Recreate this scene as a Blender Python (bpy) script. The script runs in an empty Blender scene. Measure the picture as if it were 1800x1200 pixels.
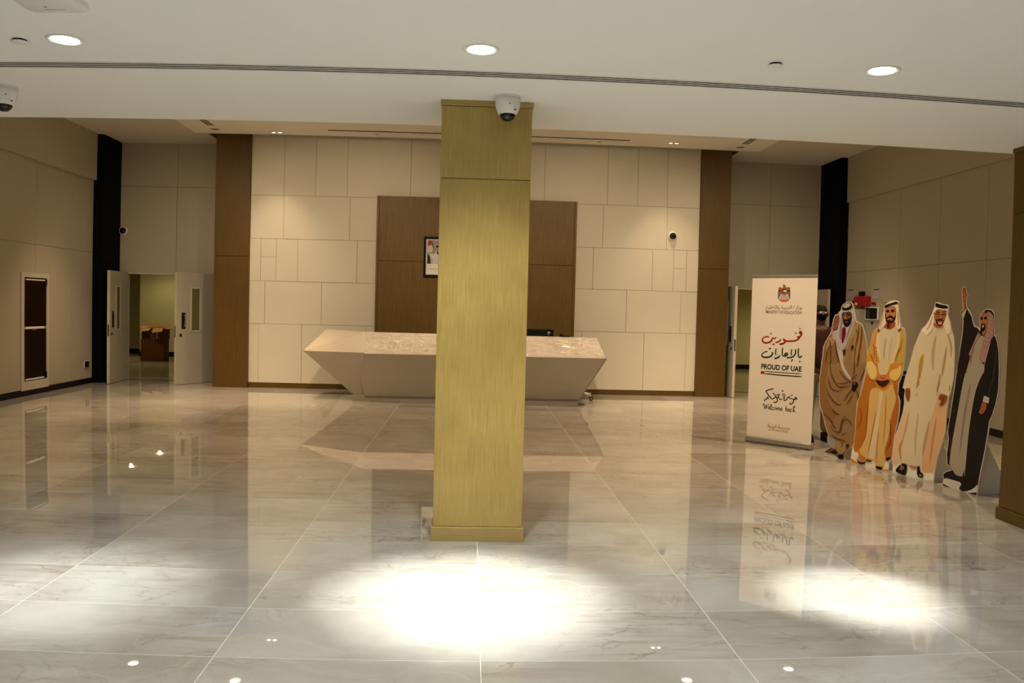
import bpy, math, random
from mathutils import Vector, Matrix
from mathutils.geometry import tessellate_polygon

random.seed(7)
scene = bpy.context.scene
col = scene.collection
PI = math.pi

# ------------------------------------------------------------------ measured data (metres, millimetres on the printed boards)
BOARD_BEIGE = ([4.047, 8.742], -0.7602, 309, [90, 1620, 88, 1641, 116, 1680, 118, 1709, 138, 1741, 178, 1767, 227, 1767, 251, 1728, 270, 1652, 288, 1559, 296, 1549, 346, 1531, 369, 1492, 394, 1411, 417, 1317, 430, 1178, 430, 1083, 424, 1063, 387, 854, 363, 706, 340, 666, 339, 572, 335, 445, 331, 459, 341, 334, 334, 274, 330, 178, 326, 161, 315, 0, -4, 0, -8, 51, 3, 71, 30, 97, 59, 119, 27, 163, 23, 236, 31, 252, -7, 360, -40, 465, -81, 577, -95, 675, -102, 818, -96, 910, -84, 1087, -78, 1119, -71, 1249, -49, 1310, -1, 1396, 16, 1440, 17, 1472, 25, 1523, 34, 1576, 50, 1618, 78, 1630], [
    (0, 172, 137, 92, 0, [93, 1614, 95, 1639, 123, 1678, 125, 1707, 143, 1736, 180, 1760, 224, 1761, 244, 1725, 263, 1650, 282, 1556, 292, 1543, 342, 1526, 363, 1489, 387, 1409, 410, 1316, 423, 1178, 423, 1084, 417, 1065, 380, 855, 356, 708, 333, 668, 332, 572, 334, 452, 330, 466, 334, 334, 327, 275, 323, 179, 319, 162, 310, 1, 1, 1, -1, 49, 9, 67, 35, 92, 66, 118, 34, 165, 30, 235, 38, 252, 0, 362, -33, 467, -74, 579, -88, 676, -95, 818, -89, 910, -77, 1086, -71, 1118, -64, 1248, -43, 1307, 5, 1393, 23, 1439, 24, 1471, 32, 1522, 41, 1574, 55, 1613, 78, 1623]),
    (0, 232, 226, 214, 0, [8, 51, 27, 55, 53, 55, 86, 51, 116, 39, 144, 18, 162, 6, 170, 1, 186, 1, 210, 2, 225, 23, 231, 62, 243, 94, 260, 118, 281, 138, 306, 156, 316, 123, 312, 40, 234, 1, 79, 1, 1, 11, -1, 37]),
    (0, 140, 128, 105, 0, [243, 88, 260, 110, 280, 131, 303, 152, 312, 122, 308, 42, 286, 2, 247, 3, 229, 22, 233, 58]),
    (0, 160, 117, 66, 0, [-60, 1159, -71, 1110, -80, 1042, -86, 954, -90, 887, -93, 841, -93, 783, -90, 711, -85, 651, -78, 603, -69, 568, -58, 547, -38, 521, -11, 491, 20, 462, 54, 433, 84, 436, 112, 471, 105, 510, 64, 555, 31, 616, 4, 695, -13, 766, -21, 830, -20, 895, -12, 960, -5, 1042, 1, 1139, -11, 1186, -40, 1185]),
    (0, 160, 117, 66, 0, [-32, 1322, -5, 1365, 20, 1379, 44, 1364, 61, 1331, 73, 1281, 85, 1224, 97, 1160, 105, 1113, 110, 1081, 69, 1062, -18, 1057, -64, 1070, -69, 1102, -69, 1151, -63, 1216, -57, 1261, -50, 1288]),
    (0, 188, 150, 105, 0, [-10, 1359, 16, 1369, 37, 1367, 54, 1352, 58, 1330, 49, 1300, 34, 1277, 12, 1260, -1, 1235, -6, 1203, -16, 1193, -29, 1205, -33, 1247, -26, 1318]),
    (0, 190, 150, 100, 0, [305, 1539, 330, 1530, 347, 1517, 358, 1498, 369, 1469, 381, 1429, 393, 1385, 404, 1339, 413, 1281, 420, 1213, 423, 1155, 423, 1108, 380, 1082, 295, 1076, 257, 1106, 266, 1170, 273, 1233, 277, 1297, 274, 1357, 266, 1413, 261, 1460, 259, 1498, 267, 1524, 284, 1537]),
    (0, 182, 165, 105, 0, [266, 1528, 282, 1513, 289, 1487, 288, 1449, 275, 1407, 252, 1362, 232, 1320, 215, 1281, 202, 1239, 194, 1194, 187, 1154, 179, 1119, 170, 1093, 161, 1076, 160, 1100, 167, 1164, 177, 1225, 191, 1283, 204, 1341, 218, 1399, 233, 1455, 249, 1509]),
    (0, 205, 195, 205, 0, [102, 1649, 116, 1669, 135, 1675, 159, 1669, 185, 1668, 213, 1672, 232, 1682, 241, 1698, 249, 1692, 258, 1664, 268, 1626, 277, 1579, 276, 1546, 264, 1527, 255, 1498, 247, 1460, 236, 1425, 221, 1392, 208, 1355, 197, 1314, 186, 1280, 175, 1254, 162, 1237, 150, 1230, 137, 1229, 124, 1235, 111, 1255, 96, 1290, 84, 1315, 74, 1330, 60, 1341, 42, 1346, 31, 1367, 28, 1402, 32, 1423, 41, 1430, 53, 1443, 69, 1463, 82, 1487, 94, 1516, 101, 1542, 103, 1565, 102, 1592, 98, 1623]),
    (0, 215, 208, 215, 0, [74, 1333, 84, 1324, 93, 1299, 101, 1258, 115, 1235, 134, 1229, 149, 1209, 160, 1175, 163, 1143, 158, 1114, 157, 1092, 161, 1076, 158, 1068, 147, 1067, 133, 1086, 117, 1123, 102, 1167, 87, 1217, 77, 1266, 71, 1314]),
    (0, 225, 215, 210, 0, [110, 1193, 129, 1194, 147, 1158, 162, 1086, 186, 1027, 216, 981, 240, 946, 257, 922, 261, 908, 251, 904, 233, 915, 207, 942, 180, 978, 152, 1024, 129, 1084, 110, 1156]),
    (0, 120, 10, 18, 0, [147, 1484, 168, 1483, 180, 1472, 184, 1450, 183, 1419, 176, 1381, 168, 1346, 158, 1314, 150, 1300, 142, 1302, 136, 1323, 133, 1365, 132, 1410, 135, 1460]),
    (0, 225, 215, 215, 0, [178, 1476, 197, 1483, 198, 1452, 182, 1388]),
    (1, 150, 135, 160, 19.2, [127, 1640, 130, 1564, 126, 1500, 117, 1423, 124, 1321]),
    (1, 160, 145, 160, 16.0, [251, 1561, 222, 1478, 200, 1401, 184, 1330]),
    (0, 45, 28, 18, 0, [138, 1649, 160, 1648, 182, 1651, 204, 1658, 222, 1654, 235, 1638, 241, 1615, 241, 1583, 238, 1558, 233, 1538, 225, 1519, 214, 1500, 200, 1488, 181, 1484, 166, 1490, 154, 1506, 146, 1529, 141, 1561, 136, 1595, 130, 1631]),
    (0, 170, 118, 80, 0, [151, 1636, 165, 1639, 174, 1632, 178, 1613, 184, 1597, 192, 1585, 192, 1575, 185, 1569, 175, 1566, 162, 1567, 153, 1576, 147, 1594, 144, 1610, 144, 1626]),
    (0, 135, 88, 58, 0, [194, 1639, 213, 1645, 226, 1638, 233, 1616, 230, 1598, 218, 1585, 208, 1579, 200, 1579, 193, 1593, 188, 1621]),
    (0, 25, 15, 12, 0, [141, 1621, 163, 1627, 163, 1612, 144, 1609]),
    (0, 25, 15, 12, 0, [191, 1629, 223, 1635, 224, 1617, 195, 1611]),
    (0, 18, 12, 10, 0, [155, 1567, 172, 1572, 189, 1574, 204, 1573, 217, 1571, 227, 1568, 230, 1554, 226, 1529, 217, 1509, 204, 1494, 190, 1486, 178, 1484, 166, 1491, 156, 1506, 150, 1526, 147, 1552]),
    (0, 150, 90, 75, 0, [166, 1543, 194, 1550, 198, 1537, 173, 1533]),
    (0, 12, 10, 10, 0, [129, 1709, 138, 1727, 152, 1742, 171, 1753, 191, 1759, 213, 1759, 227, 1754, 234, 1743, 237, 1730, 237, 1714, 232, 1700, 220, 1687, 204, 1677, 182, 1669, 161, 1667, 142, 1670, 131, 1679, 127, 1693]),
    (0, 205, 198, 165, 0, [223, 1740, 223, 1735, 221, 1729, 216, 1723, 211, 1717, 203, 1712, 195, 1707, 186, 1703, 176, 1700, 167, 1698, 159, 1698, 151, 1699, 146, 1702, 142, 1705, 140, 1710, 140, 1715, 142, 1721, 146, 1727, 152, 1733, 159, 1739, 167, 1744, 177, 1748, 186, 1750, 195, 1752, 204, 1752, 211, 1751, 217, 1749, 221, 1745]),
    (2, 245, 240, 225, 4.5, [126, 1669, 171, 1657, 227, 1671, 254, 1643]),
    (0, 150, 98, 70, 0, [89, 1616, 82, 1621, 72, 1620, 61, 1615, 51, 1603, 45, 1584, 39, 1561, 35, 1535, 30, 1510, 26, 1484, 26, 1466, 30, 1457, 39, 1451, 52, 1448, 66, 1456, 81, 1476, 93, 1500, 101, 1529, 104, 1555, 102, 1577, 99, 1595, 95, 1607]),
    (2, 60, 35, 22, 5.1, [64, 1610, 59, 1581, 79, 1575, 94, 1588]),
    (2, 60, 35, 22, 5.8, [47, 1555, 67, 1536, 86, 1556]),
    (2, 60, 35, 22, 6.4, [38, 1459, 64, 1447, 89, 1483]),
    (2, 225, 215, 210, 5.1, [30, 1420, 8, 1393, -22, 1353, -46, 1301, -60, 1248, -71, 1118]),
    (1, 70, 45, 22, 16.6, [-9, 1341, 13, 1284, -17, 1212, -36, 1062]),
    (1, 70, 45, 22, 12.8, [33, 1279, 16, 1214, 28, 1066]),
    (1, 70, 45, 22, 19.2, [69, 1332, 79, 1236, 103, 1141, 131, 1066]),
    (1, 110, 75, 40, 16.6, [285, 1480, 314, 1393, 294, 1266, 283, 1076]),
    (1, 100, 65, 35, 19.2, [349, 1508, 356, 1432, 344, 1268, 314, 1084]),
    (1, 110, 80, 45, 16.0, [315, 1519, 324, 1444, 298, 1317]),
    (0, 70, 50, 35, 0, [248, 1280, 257, 1289, 265, 1289, 272, 1281, 274, 1270, 271, 1254, 265, 1241, 256, 1231, 249, 1232, 244, 1244, 242, 1257, 243, 1270]),
    (0, 50, 25, 20, 0, [157, 1221, 191, 1242, 183, 1197, 166, 1151]),
    (1, 70, 45, 22, 15.4, [13, 1123, 33, 964, 83, 858, 143, 805, 200, 822]),
    (1, 70, 45, 22, 15.4, [-5, 929, 34, 802, 100, 763, 182, 782]),
    (1, 70, 45, 22, 16.6, [-15, 799, 25, 705, 86, 633, 146, 606, 157, 633]),
    (1, 70, 45, 22, 15.4, [109, 853, 160, 851, 223, 868, 273, 872]),
    (1, 70, 45, 22, 14.1, [117, 815, 174, 814, 275, 840]),
    (1, 70, 45, 22, 19.2, [57, 572, 98, 518, 157, 498]),
    (1, 60, 38, 20, 15.4, [115, 1008, 196, 911, 273, 866]),
    (1, 210, 175, 125, 10.2, [125, 983, 196, 892, 268, 853]),
    (1, 70, 45, 22, 15.4, [287, 1139, 289, 1013, 282, 949]),
    (1, 70, 45, 22, 15.4, [340, 1205, 332, 1110, 310, 1039]),
    (1, 70, 45, 22, 15.4, [409, 1046, 382, 956, 348, 878]),
    (1, 70, 45, 22, 15.4, [282, 809, 229, 729, 188, 648]),
    (1, 70, 45, 22, 12.8, [291, 759, 257, 680, 215, 612]),
    (1, 70, 45, 22, 19.2, [314, 799, 349, 726, 340, 637]),
    (1, 205, 165, 115, 12.8, [44, 997, 29, 899, 85, 806, 150, 786]),
    (1, 205, 170, 120, 12.8, [8, 787, 58, 688, 125, 630]),
    (0, 22, 14, 12, 0, [290, 881, 312, 886, 328, 879, 338, 861, 339, 842, 330, 823, 320, 801, 309, 778, 295, 771, 279, 779, 272, 796, 274, 821, 276, 845, 278, 868]),
    (0, 140, 95, 80, 0, [295, 880, 314, 878, 309, 849, 293, 842]),
    (2, 22, 14, 12, 5.8, [276, 885, 277, 929, 301, 950]),
    (2, 22, 14, 12, 6.4, [284, 911, 325, 965]),
    (1, 70, 45, 22, 19.2, [-40, 510, 23, 451, 95, 399]),
    (1, 70, 45, 22, 15.4, [45, 437, 86, 371, 131, 333]),
    (1, 70, 45, 22, 19.2, [37, 382, 99, 313, 154, 303, 173, 354, 175, 408, 199, 469, 230, 493]),
    (1, 70, 45, 22, 15.4, [171, 380, 200, 437, 242, 452, 275, 423, 293, 383]),
    (1, 70, 45, 22, 19.2, [58, 271, 125, 230, 190, 216, 239, 195]),
    (1, 70, 45, 22, 14.1, [231, 467, 261, 491]),
    (1, 70, 45, 22, 15.4, [177, 268, 208, 283, 239, 307]),
    (1, 205, 170, 120, 12.8, [76, 343, 132, 317, 169, 326]),
    (0, 175, 172, 168, 0, [38, 240, 52, 243, 76, 235, 110, 218, 127, 193, 129, 160, 125, 133, 115, 110, 99, 103, 77, 113, 58, 124, 43, 137, 34, 167, 31, 214]),
    (0, 190, 155, 105, 0, [140, 208, 166, 205, 198, 197, 233, 182, 255, 172, 263, 165, 259, 147, 241, 118, 229, 95, 222, 78, 206, 65, 179, 56, 160, 63, 148, 86, 137, 99, 126, 103, 122, 131, 125, 183]),
    (0, 60, 42, 28, 0, [235, 173, 271, 183, 273, 157, 248, 127]),
    (1, 70, 45, 22, 12.8, [169, 203, 203, 169, 183, 140]),
    (0, 120, 88, 62, 0, [11, 71, 27, 85, 45, 99, 66, 114, 85, 116, 102, 104, 108, 90, 103, 74, 85, 62, 53, 57, 28, 57, 12, 61]),
    (0, 16, 12, 10, 0, [104, 86, 112, 95, 121, 96, 132, 89, 141, 80, 147, 67, 142, 58, 126, 51, 113, 50, 102, 54, 74, 57, 31, 57, 8, 59, 7, 62, 18, 63, 41, 62, 64, 67, 88, 76]),
    (0, 14, 12, 10, 0, [157, 44, 170, 54, 186, 57, 205, 54, 217, 46, 221, 34, 221, 21, 215, 8, 204, 1, 188, 1, 174, 4, 163, 14, 156, 24, 152, 34]),
])
BOARD_GOLDEN = ([4.216, 8.437], -1.2902, 555, [319, 1496, 333, 1531, 353, 1591, 388, 1687, 396, 1737, 460, 1773, 517, 1784, 558, 1779, 586, 1762, 604, 1653, 633, 1538, 641, 1507, 676, 1496, 701, 1424, 707, 1307, 703, 1191, 698, 1137, 675, 1034, 634, 929, 628, 818, 663, 739, 660, 634, 641, 519, 616, 422, 610, 276, 595, 148, 571, 103, 559, 102, 558, 0, -9, 0, 14, 196, 33, 209, 29, 250, 44, 340, 37, 449, 56, 694, 104, 776, 162, 1018, 166, 1101, 171, 1220, 205, 1295, 232, 1419, 272, 1477], [
    (0, 205, 140, 52, 0, [324, 1491, 340, 1529, 360, 1589, 395, 1685, 402, 1733, 462, 1766, 517, 1777, 556, 1772, 580, 1758, 597, 1652, 626, 1536, 636, 1502, 671, 1491, 694, 1423, 700, 1307, 696, 1191, 691, 1138, 668, 1036, 627, 930, 621, 817, 656, 738, 653, 635, 634, 520, 609, 423, 603, 277, 588, 150, 567, 109, 554, 107, 553, 1, -4, 1, 20, 192, 39, 206, 36, 250, 51, 340, 44, 449, 63, 692, 110, 773, 169, 1017, 173, 1101, 178, 1218, 212, 1293, 238, 1416, 276, 1472]),
    (0, 232, 226, 214, 0, [27, 174, 39, 137, 62, 122, 93, 127, 111, 97, 116, 32, 145, 5, 197, 14, 229, 34, 241, 63, 274, 77, 325, 76, 357, 58, 371, 23, 404, 8, 457, 12, 489, 37, 500, 81, 526, 115, 567, 138, 583, 140, 572, 119, 564, 109, 557, 107, 554, 80, 553, 25, 420, 1, 141, 1, 2, 47, 14, 144]),
    (0, 178, 110, 32, 0, [155, 956, 125, 834, 98, 753, 74, 712, 58, 631, 48, 510, 46, 421, 49, 367, 48, 317, 40, 272, 39, 215, 44, 147, 60, 118, 87, 129, 120, 160, 158, 213, 184, 295, 198, 405, 209, 515, 217, 623, 237, 712, 269, 779, 298, 836, 324, 881, 308, 908, 249, 919, 207, 947, 182, 993]),
    (0, 212, 178, 112, 0, [241, 819, 268, 843, 308, 853, 358, 847, 394, 840, 416, 832, 441, 834, 468, 847, 498, 874, 530, 913, 565, 901, 603, 838, 617, 773, 608, 705, 600, 618, 594, 514, 569, 381, 525, 217, 498, 107, 488, 53, 456, 23, 403, 18, 370, 31, 357, 60, 325, 76, 274, 77, 213, 91, 144, 117, 126, 157, 160, 212, 189, 296, 215, 408, 227, 549, 227, 721]),
    (0, 175, 100, 30, 0, [567, 919, 607, 934, 625, 910, 623, 848, 630, 797, 647, 758, 655, 713, 654, 661, 648, 607, 639, 549, 628, 496, 616, 447, 608, 387, 605, 314, 599, 245, 592, 182, 574, 142, 546, 126, 523, 127, 504, 145, 491, 169, 486, 200, 497, 260, 526, 348, 541, 434, 542, 517, 557, 600, 586, 681, 602, 740, 607, 777, 594, 824, 562, 883]),
    (0, 216, 200, 165, 0, [384, 839, 413, 831, 422, 796, 412, 731, 403, 659, 394, 579, 384, 485, 374, 377, 367, 266, 365, 151, 334, 95, 276, 98, 259, 158, 283, 275, 309, 395, 337, 516, 356, 614, 365, 689, 370, 756, 369, 814]),
    (1, 120, 62, 14, 16.9, [220, 688, 211, 493, 201, 319, 148, 224]),
    (1, 175, 120, 45, 18.3, [343, 639, 294, 355, 245, 110]),
    (1, 185, 140, 75, 18.3, [390, 433, 376, 218, 381, 49]),
    (1, 120, 62, 14, 14.1, [89, 630, 128, 504, 77, 366]),
    (1, 120, 62, 14, 16.9, [529, 557, 556, 457, 560, 301, 498, 207]),
    (1, 190, 140, 70, 16.9, [470, 811, 473, 550, 467, 234]),
    (0, 224, 205, 160, 0, [350, 1491, 376, 1501, 409, 1498, 450, 1481, 484, 1477, 511, 1485, 534, 1498, 552, 1515, 577, 1516, 609, 1502, 627, 1477, 631, 1439, 628, 1391, 618, 1332, 603, 1273, 583, 1213, 566, 1168, 553, 1137, 501, 1119, 409, 1112, 344, 1153, 306, 1241, 289, 1316, 294, 1376, 300, 1416, 307, 1434, 317, 1454, 330, 1476]),
    (0, 205, 195, 168, 0, [353, 1485, 377, 1493, 409, 1491, 450, 1479, 484, 1476, 511, 1483, 534, 1496, 552, 1514, 572, 1516, 592, 1502, 603, 1476, 605, 1438, 601, 1397, 592, 1353, 577, 1311, 556, 1271, 540, 1219, 528, 1153, 489, 1118, 421, 1113, 379, 1140, 364, 1199, 348, 1258, 332, 1318, 326, 1369, 330, 1411, 334, 1444, 339, 1468]),
    (0, 215, 195, 150, 0, [369, 1169, 477, 1177, 516, 1135, 487, 1045, 458, 1001, 430, 1003, 402, 1001, 374, 993, 348, 1034, 325, 1122]),
    (1, 190, 170, 130, 21.2, [434, 1400, 417, 1292, 417, 1143]),
    (1, 220, 205, 160, 28.2, [521, 1416, 504, 1297, 481, 1147]),
    (0, 205, 150, 60, 0, [312, 1486, 288, 1477, 267, 1458, 248, 1430, 231, 1386, 218, 1324, 203, 1275, 187, 1237, 177, 1189, 174, 1130, 223, 1105, 322, 1112, 361, 1136, 343, 1177, 322, 1212, 300, 1241, 285, 1278, 279, 1323, 280, 1364, 291, 1400, 302, 1425, 313, 1437, 320, 1455, 323, 1479]),
    (0, 195, 165, 80, 0, [645, 1499, 662, 1494, 676, 1474, 688, 1440, 695, 1394, 698, 1336, 699, 1278, 697, 1220, 694, 1178, 692, 1151, 655, 1136, 582, 1131, 552, 1149, 565, 1191, 580, 1232, 597, 1271, 610, 1314, 619, 1361, 623, 1402, 623, 1437, 626, 1467, 633, 1490]),
    (0, 226, 200, 125, 0, [183, 1120, 208, 1132, 240, 1129, 277, 1110, 306, 1075, 328, 1024, 323, 981, 293, 947, 262, 939, 232, 957, 208, 985, 191, 1021, 180, 1058, 174, 1095]),
    (0, 226, 198, 115, 0, [534, 1061, 581, 1075, 619, 1094, 648, 1116, 664, 1105, 666, 1059, 657, 1019, 636, 984, 609, 962, 575, 954, 544, 960, 515, 981, 503, 1007, 508, 1039]),
    (1, 165, 85, 20, 15.5, [193, 997, 233, 936, 307, 927, 348, 957]),
    (1, 165, 85, 20, 15.5, [517, 951, 586, 942, 638, 982, 674, 1047]),
    (1, 165, 85, 20, 16.9, [208, 1214, 253, 1162, 281, 1109]),
    (1, 165, 85, 20, 16.9, [243, 1332, 276, 1254, 278, 1163]),
    (1, 150, 80, 20, 18.3, [628, 1303, 601, 1232, 576, 1142]),
    (1, 160, 90, 25, 14.1, [660, 1410, 643, 1304, 616, 1238]),
    (0, 60, 38, 20, 0, [312, 1276, 310, 1273, 308, 1271, 304, 1271, 301, 1273, 299, 1275, 299, 1278, 301, 1281, 303, 1283, 307, 1283, 310, 1282, 312, 1279]),
    (0, 60, 38, 20, 0, [314, 1240, 313, 1237, 310, 1235, 306, 1235, 303, 1236, 301, 1239, 301, 1242, 303, 1245, 305, 1247, 309, 1247, 312, 1246, 314, 1243]),
    (0, 60, 38, 20, 0, [316, 1207, 314, 1204, 312, 1202, 308, 1202, 305, 1203, 303, 1206, 303, 1209, 305, 1212, 307, 1213, 311, 1214, 314, 1212, 316, 1210]),
    (0, 60, 38, 20, 0, [318, 1171, 317, 1168, 314, 1166, 310, 1166, 307, 1167, 305, 1170, 305, 1173, 307, 1176, 310, 1177, 313, 1178, 316, 1176, 318, 1174]),
    (0, 60, 38, 20, 0, [320, 1141, 318, 1138, 316, 1136, 312, 1136, 309, 1137, 307, 1140, 307, 1143, 309, 1146, 311, 1147, 315, 1147, 318, 1146, 320, 1143]),
    (0, 110, 65, 30, 0, [313, 1477, 321, 1483, 330, 1483, 340, 1478, 343, 1467, 338, 1452, 329, 1446, 317, 1448, 310, 1455, 309, 1467]),
    (0, 110, 65, 30, 0, [595, 1477, 632, 1499, 637, 1484, 604, 1454]),
    (0, 224, 205, 182, 0, [345, 1544, 355, 1574, 368, 1613, 386, 1661, 397, 1693, 401, 1708, 405, 1714, 408, 1711, 410, 1690, 410, 1651, 413, 1617, 418, 1587, 424, 1565, 431, 1550, 425, 1534, 406, 1515, 381, 1497, 350, 1478, 332, 1473, 327, 1484, 328, 1499, 336, 1519]),
    (0, 222, 205, 175, 0, [552, 1730, 571, 1744, 585, 1727, 593, 1677, 604, 1623, 619, 1565, 628, 1526, 631, 1506, 623, 1493, 604, 1486, 585, 1491, 564, 1508, 550, 1524, 541, 1539, 542, 1558, 553, 1581, 559, 1611, 561, 1646, 557, 1678, 548, 1708]),
    (0, 232, 220, 195, 0, [417, 1741, 447, 1758, 476, 1769, 503, 1774, 527, 1776, 546, 1773, 562, 1766, 574, 1752, 575, 1737, 565, 1719, 551, 1713, 535, 1719, 512, 1722, 480, 1722, 453, 1716, 430, 1704, 414, 1694, 407, 1688, 403, 1697, 402, 1721]),
    (1, 195, 165, 140, 21.2, [389, 1649, 361, 1559, 341, 1493]),
    (1, 190, 170, 130, 18.3, [584, 1682, 593, 1594, 601, 1512]),
    (0, 190, 125, 80, 0, [417, 1692, 428, 1704, 445, 1712, 469, 1718, 490, 1719, 510, 1717, 527, 1710, 541, 1699, 551, 1678, 557, 1649, 559, 1624, 558, 1604, 549, 1583, 530, 1562, 509, 1548, 486, 1541, 464, 1541, 444, 1546, 430, 1559, 421, 1580, 414, 1604, 410, 1630, 409, 1654, 410, 1675]),
    (0, 150, 78, 40, 0, [438, 1546, 462, 1541, 488, 1544, 515, 1555, 536, 1558, 552, 1554, 558, 1545, 555, 1530, 542, 1517, 520, 1504, 497, 1494, 473, 1488, 446, 1487, 413, 1492, 401, 1500, 408, 1513, 415, 1526, 423, 1541]),
    (0, 70, 20, 10, 0, [452, 1542, 472, 1540, 482, 1527, 481, 1503, 474, 1490, 460, 1488, 449, 1495, 440, 1511, 437, 1525, 441, 1537]),
    (0, 28, 16, 12, 0, [408, 1651, 412, 1654, 417, 1648, 423, 1634, 427, 1619, 430, 1604, 437, 1603, 449, 1615, 462, 1622, 478, 1626, 493, 1625, 509, 1621, 520, 1614, 524, 1604, 532, 1604, 543, 1616, 551, 1625, 557, 1631, 559, 1624, 558, 1604, 550, 1584, 536, 1564, 516, 1550, 491, 1541, 467, 1540, 445, 1546, 429, 1559, 419, 1580, 412, 1605, 408, 1635]),
    (0, 190, 125, 85, 0, [448, 1593, 463, 1598, 481, 1599, 501, 1596, 513, 1591, 517, 1582, 512, 1575, 497, 1568, 479, 1567, 459, 1571, 447, 1578, 442, 1586]),
    (0, 40, 20, 15, 0, [453, 1576, 476, 1589, 504, 1580, 481, 1562]),
    (2, 230, 190, 160, 4.2, [460, 1586, 475, 1594, 491, 1591]),
    (0, 30, 20, 16, 0, [430, 1681, 452, 1684, 464, 1681, 466, 1671, 462, 1662, 450, 1655, 439, 1653, 428, 1657, 421, 1664, 420, 1674]),
    (0, 30, 20, 16, 0, [498, 1687, 521, 1689, 535, 1684, 540, 1672, 535, 1664, 522, 1659, 509, 1659, 497, 1662, 490, 1670, 488, 1681]),
    (2, 120, 65, 35, 5.6, [471, 1680, 473, 1639, 485, 1630]),
    (1, 215, 155, 105, 21.2, [483, 1669, 486, 1639]),
    (2, 80, 45, 25, 5.6, [408, 1656, 415, 1692, 465, 1719]),
    (2, 80, 45, 25, 5.6, [465, 1719, 528, 1716, 557, 1675, 560, 1623]),
    (0, 12, 10, 10, 0, [401, 1708, 400, 1723, 407, 1732, 424, 1737, 452, 1745, 491, 1755, 522, 1763, 547, 1769, 565, 1768, 575, 1761, 579, 1754, 578, 1748, 561, 1742, 528, 1736, 498, 1731, 470, 1725, 449, 1718, 434, 1710, 420, 1705, 408, 1702]),
    (0, 200, 120, 75, 0, [323, 980, 348, 990, 377, 996, 413, 999, 448, 995, 484, 982, 495, 969, 482, 954, 458, 944, 424, 939, 388, 937, 353, 939, 329, 949, 317, 966]),
    (0, 55, 20, 12, 0, [329, 942, 362, 929, 396, 930, 430, 943, 467, 952, 505, 955, 512, 944, 489, 919, 465, 897, 438, 878, 410, 873, 381, 881, 357, 892, 339, 906, 325, 922, 317, 940]),
    (2, 90, 40, 22, 5.6, [375, 975, 411, 963, 446, 976]),
    (1, 90, 45, 15, 14.1, [315, 901, 304, 847]),
    (1, 90, 45, 15, 14.1, [498, 929, 521, 879]),
    (0, 190, 120, 80, 0, [115, 81, 132, 95, 161, 95, 199, 80, 219, 62, 221, 41, 203, 26, 166, 20, 137, 31, 116, 60]),
    (0, 16, 12, 10, 0, [100, 62, 111, 42, 131, 31, 162, 28, 190, 32, 215, 42, 225, 39, 218, 24, 197, 13, 160, 7, 130, 10, 109, 23, 97, 40, 96, 62]),
    (0, 90, 50, 25, 0, [240, 77, 336, 78, 294, 54, 242, 55]),
    (0, 14, 12, 10, 0, [395, 32, 425, 33, 450, 34, 471, 35, 479, 29, 473, 16, 456, 7, 428, 1, 405, 1, 387, 7, 379, 16, 379, 27]),
    (0, 12, 10, 10, 0, [510, 136, 584, 165, 579, 138, 533, 108]),
])
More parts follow.
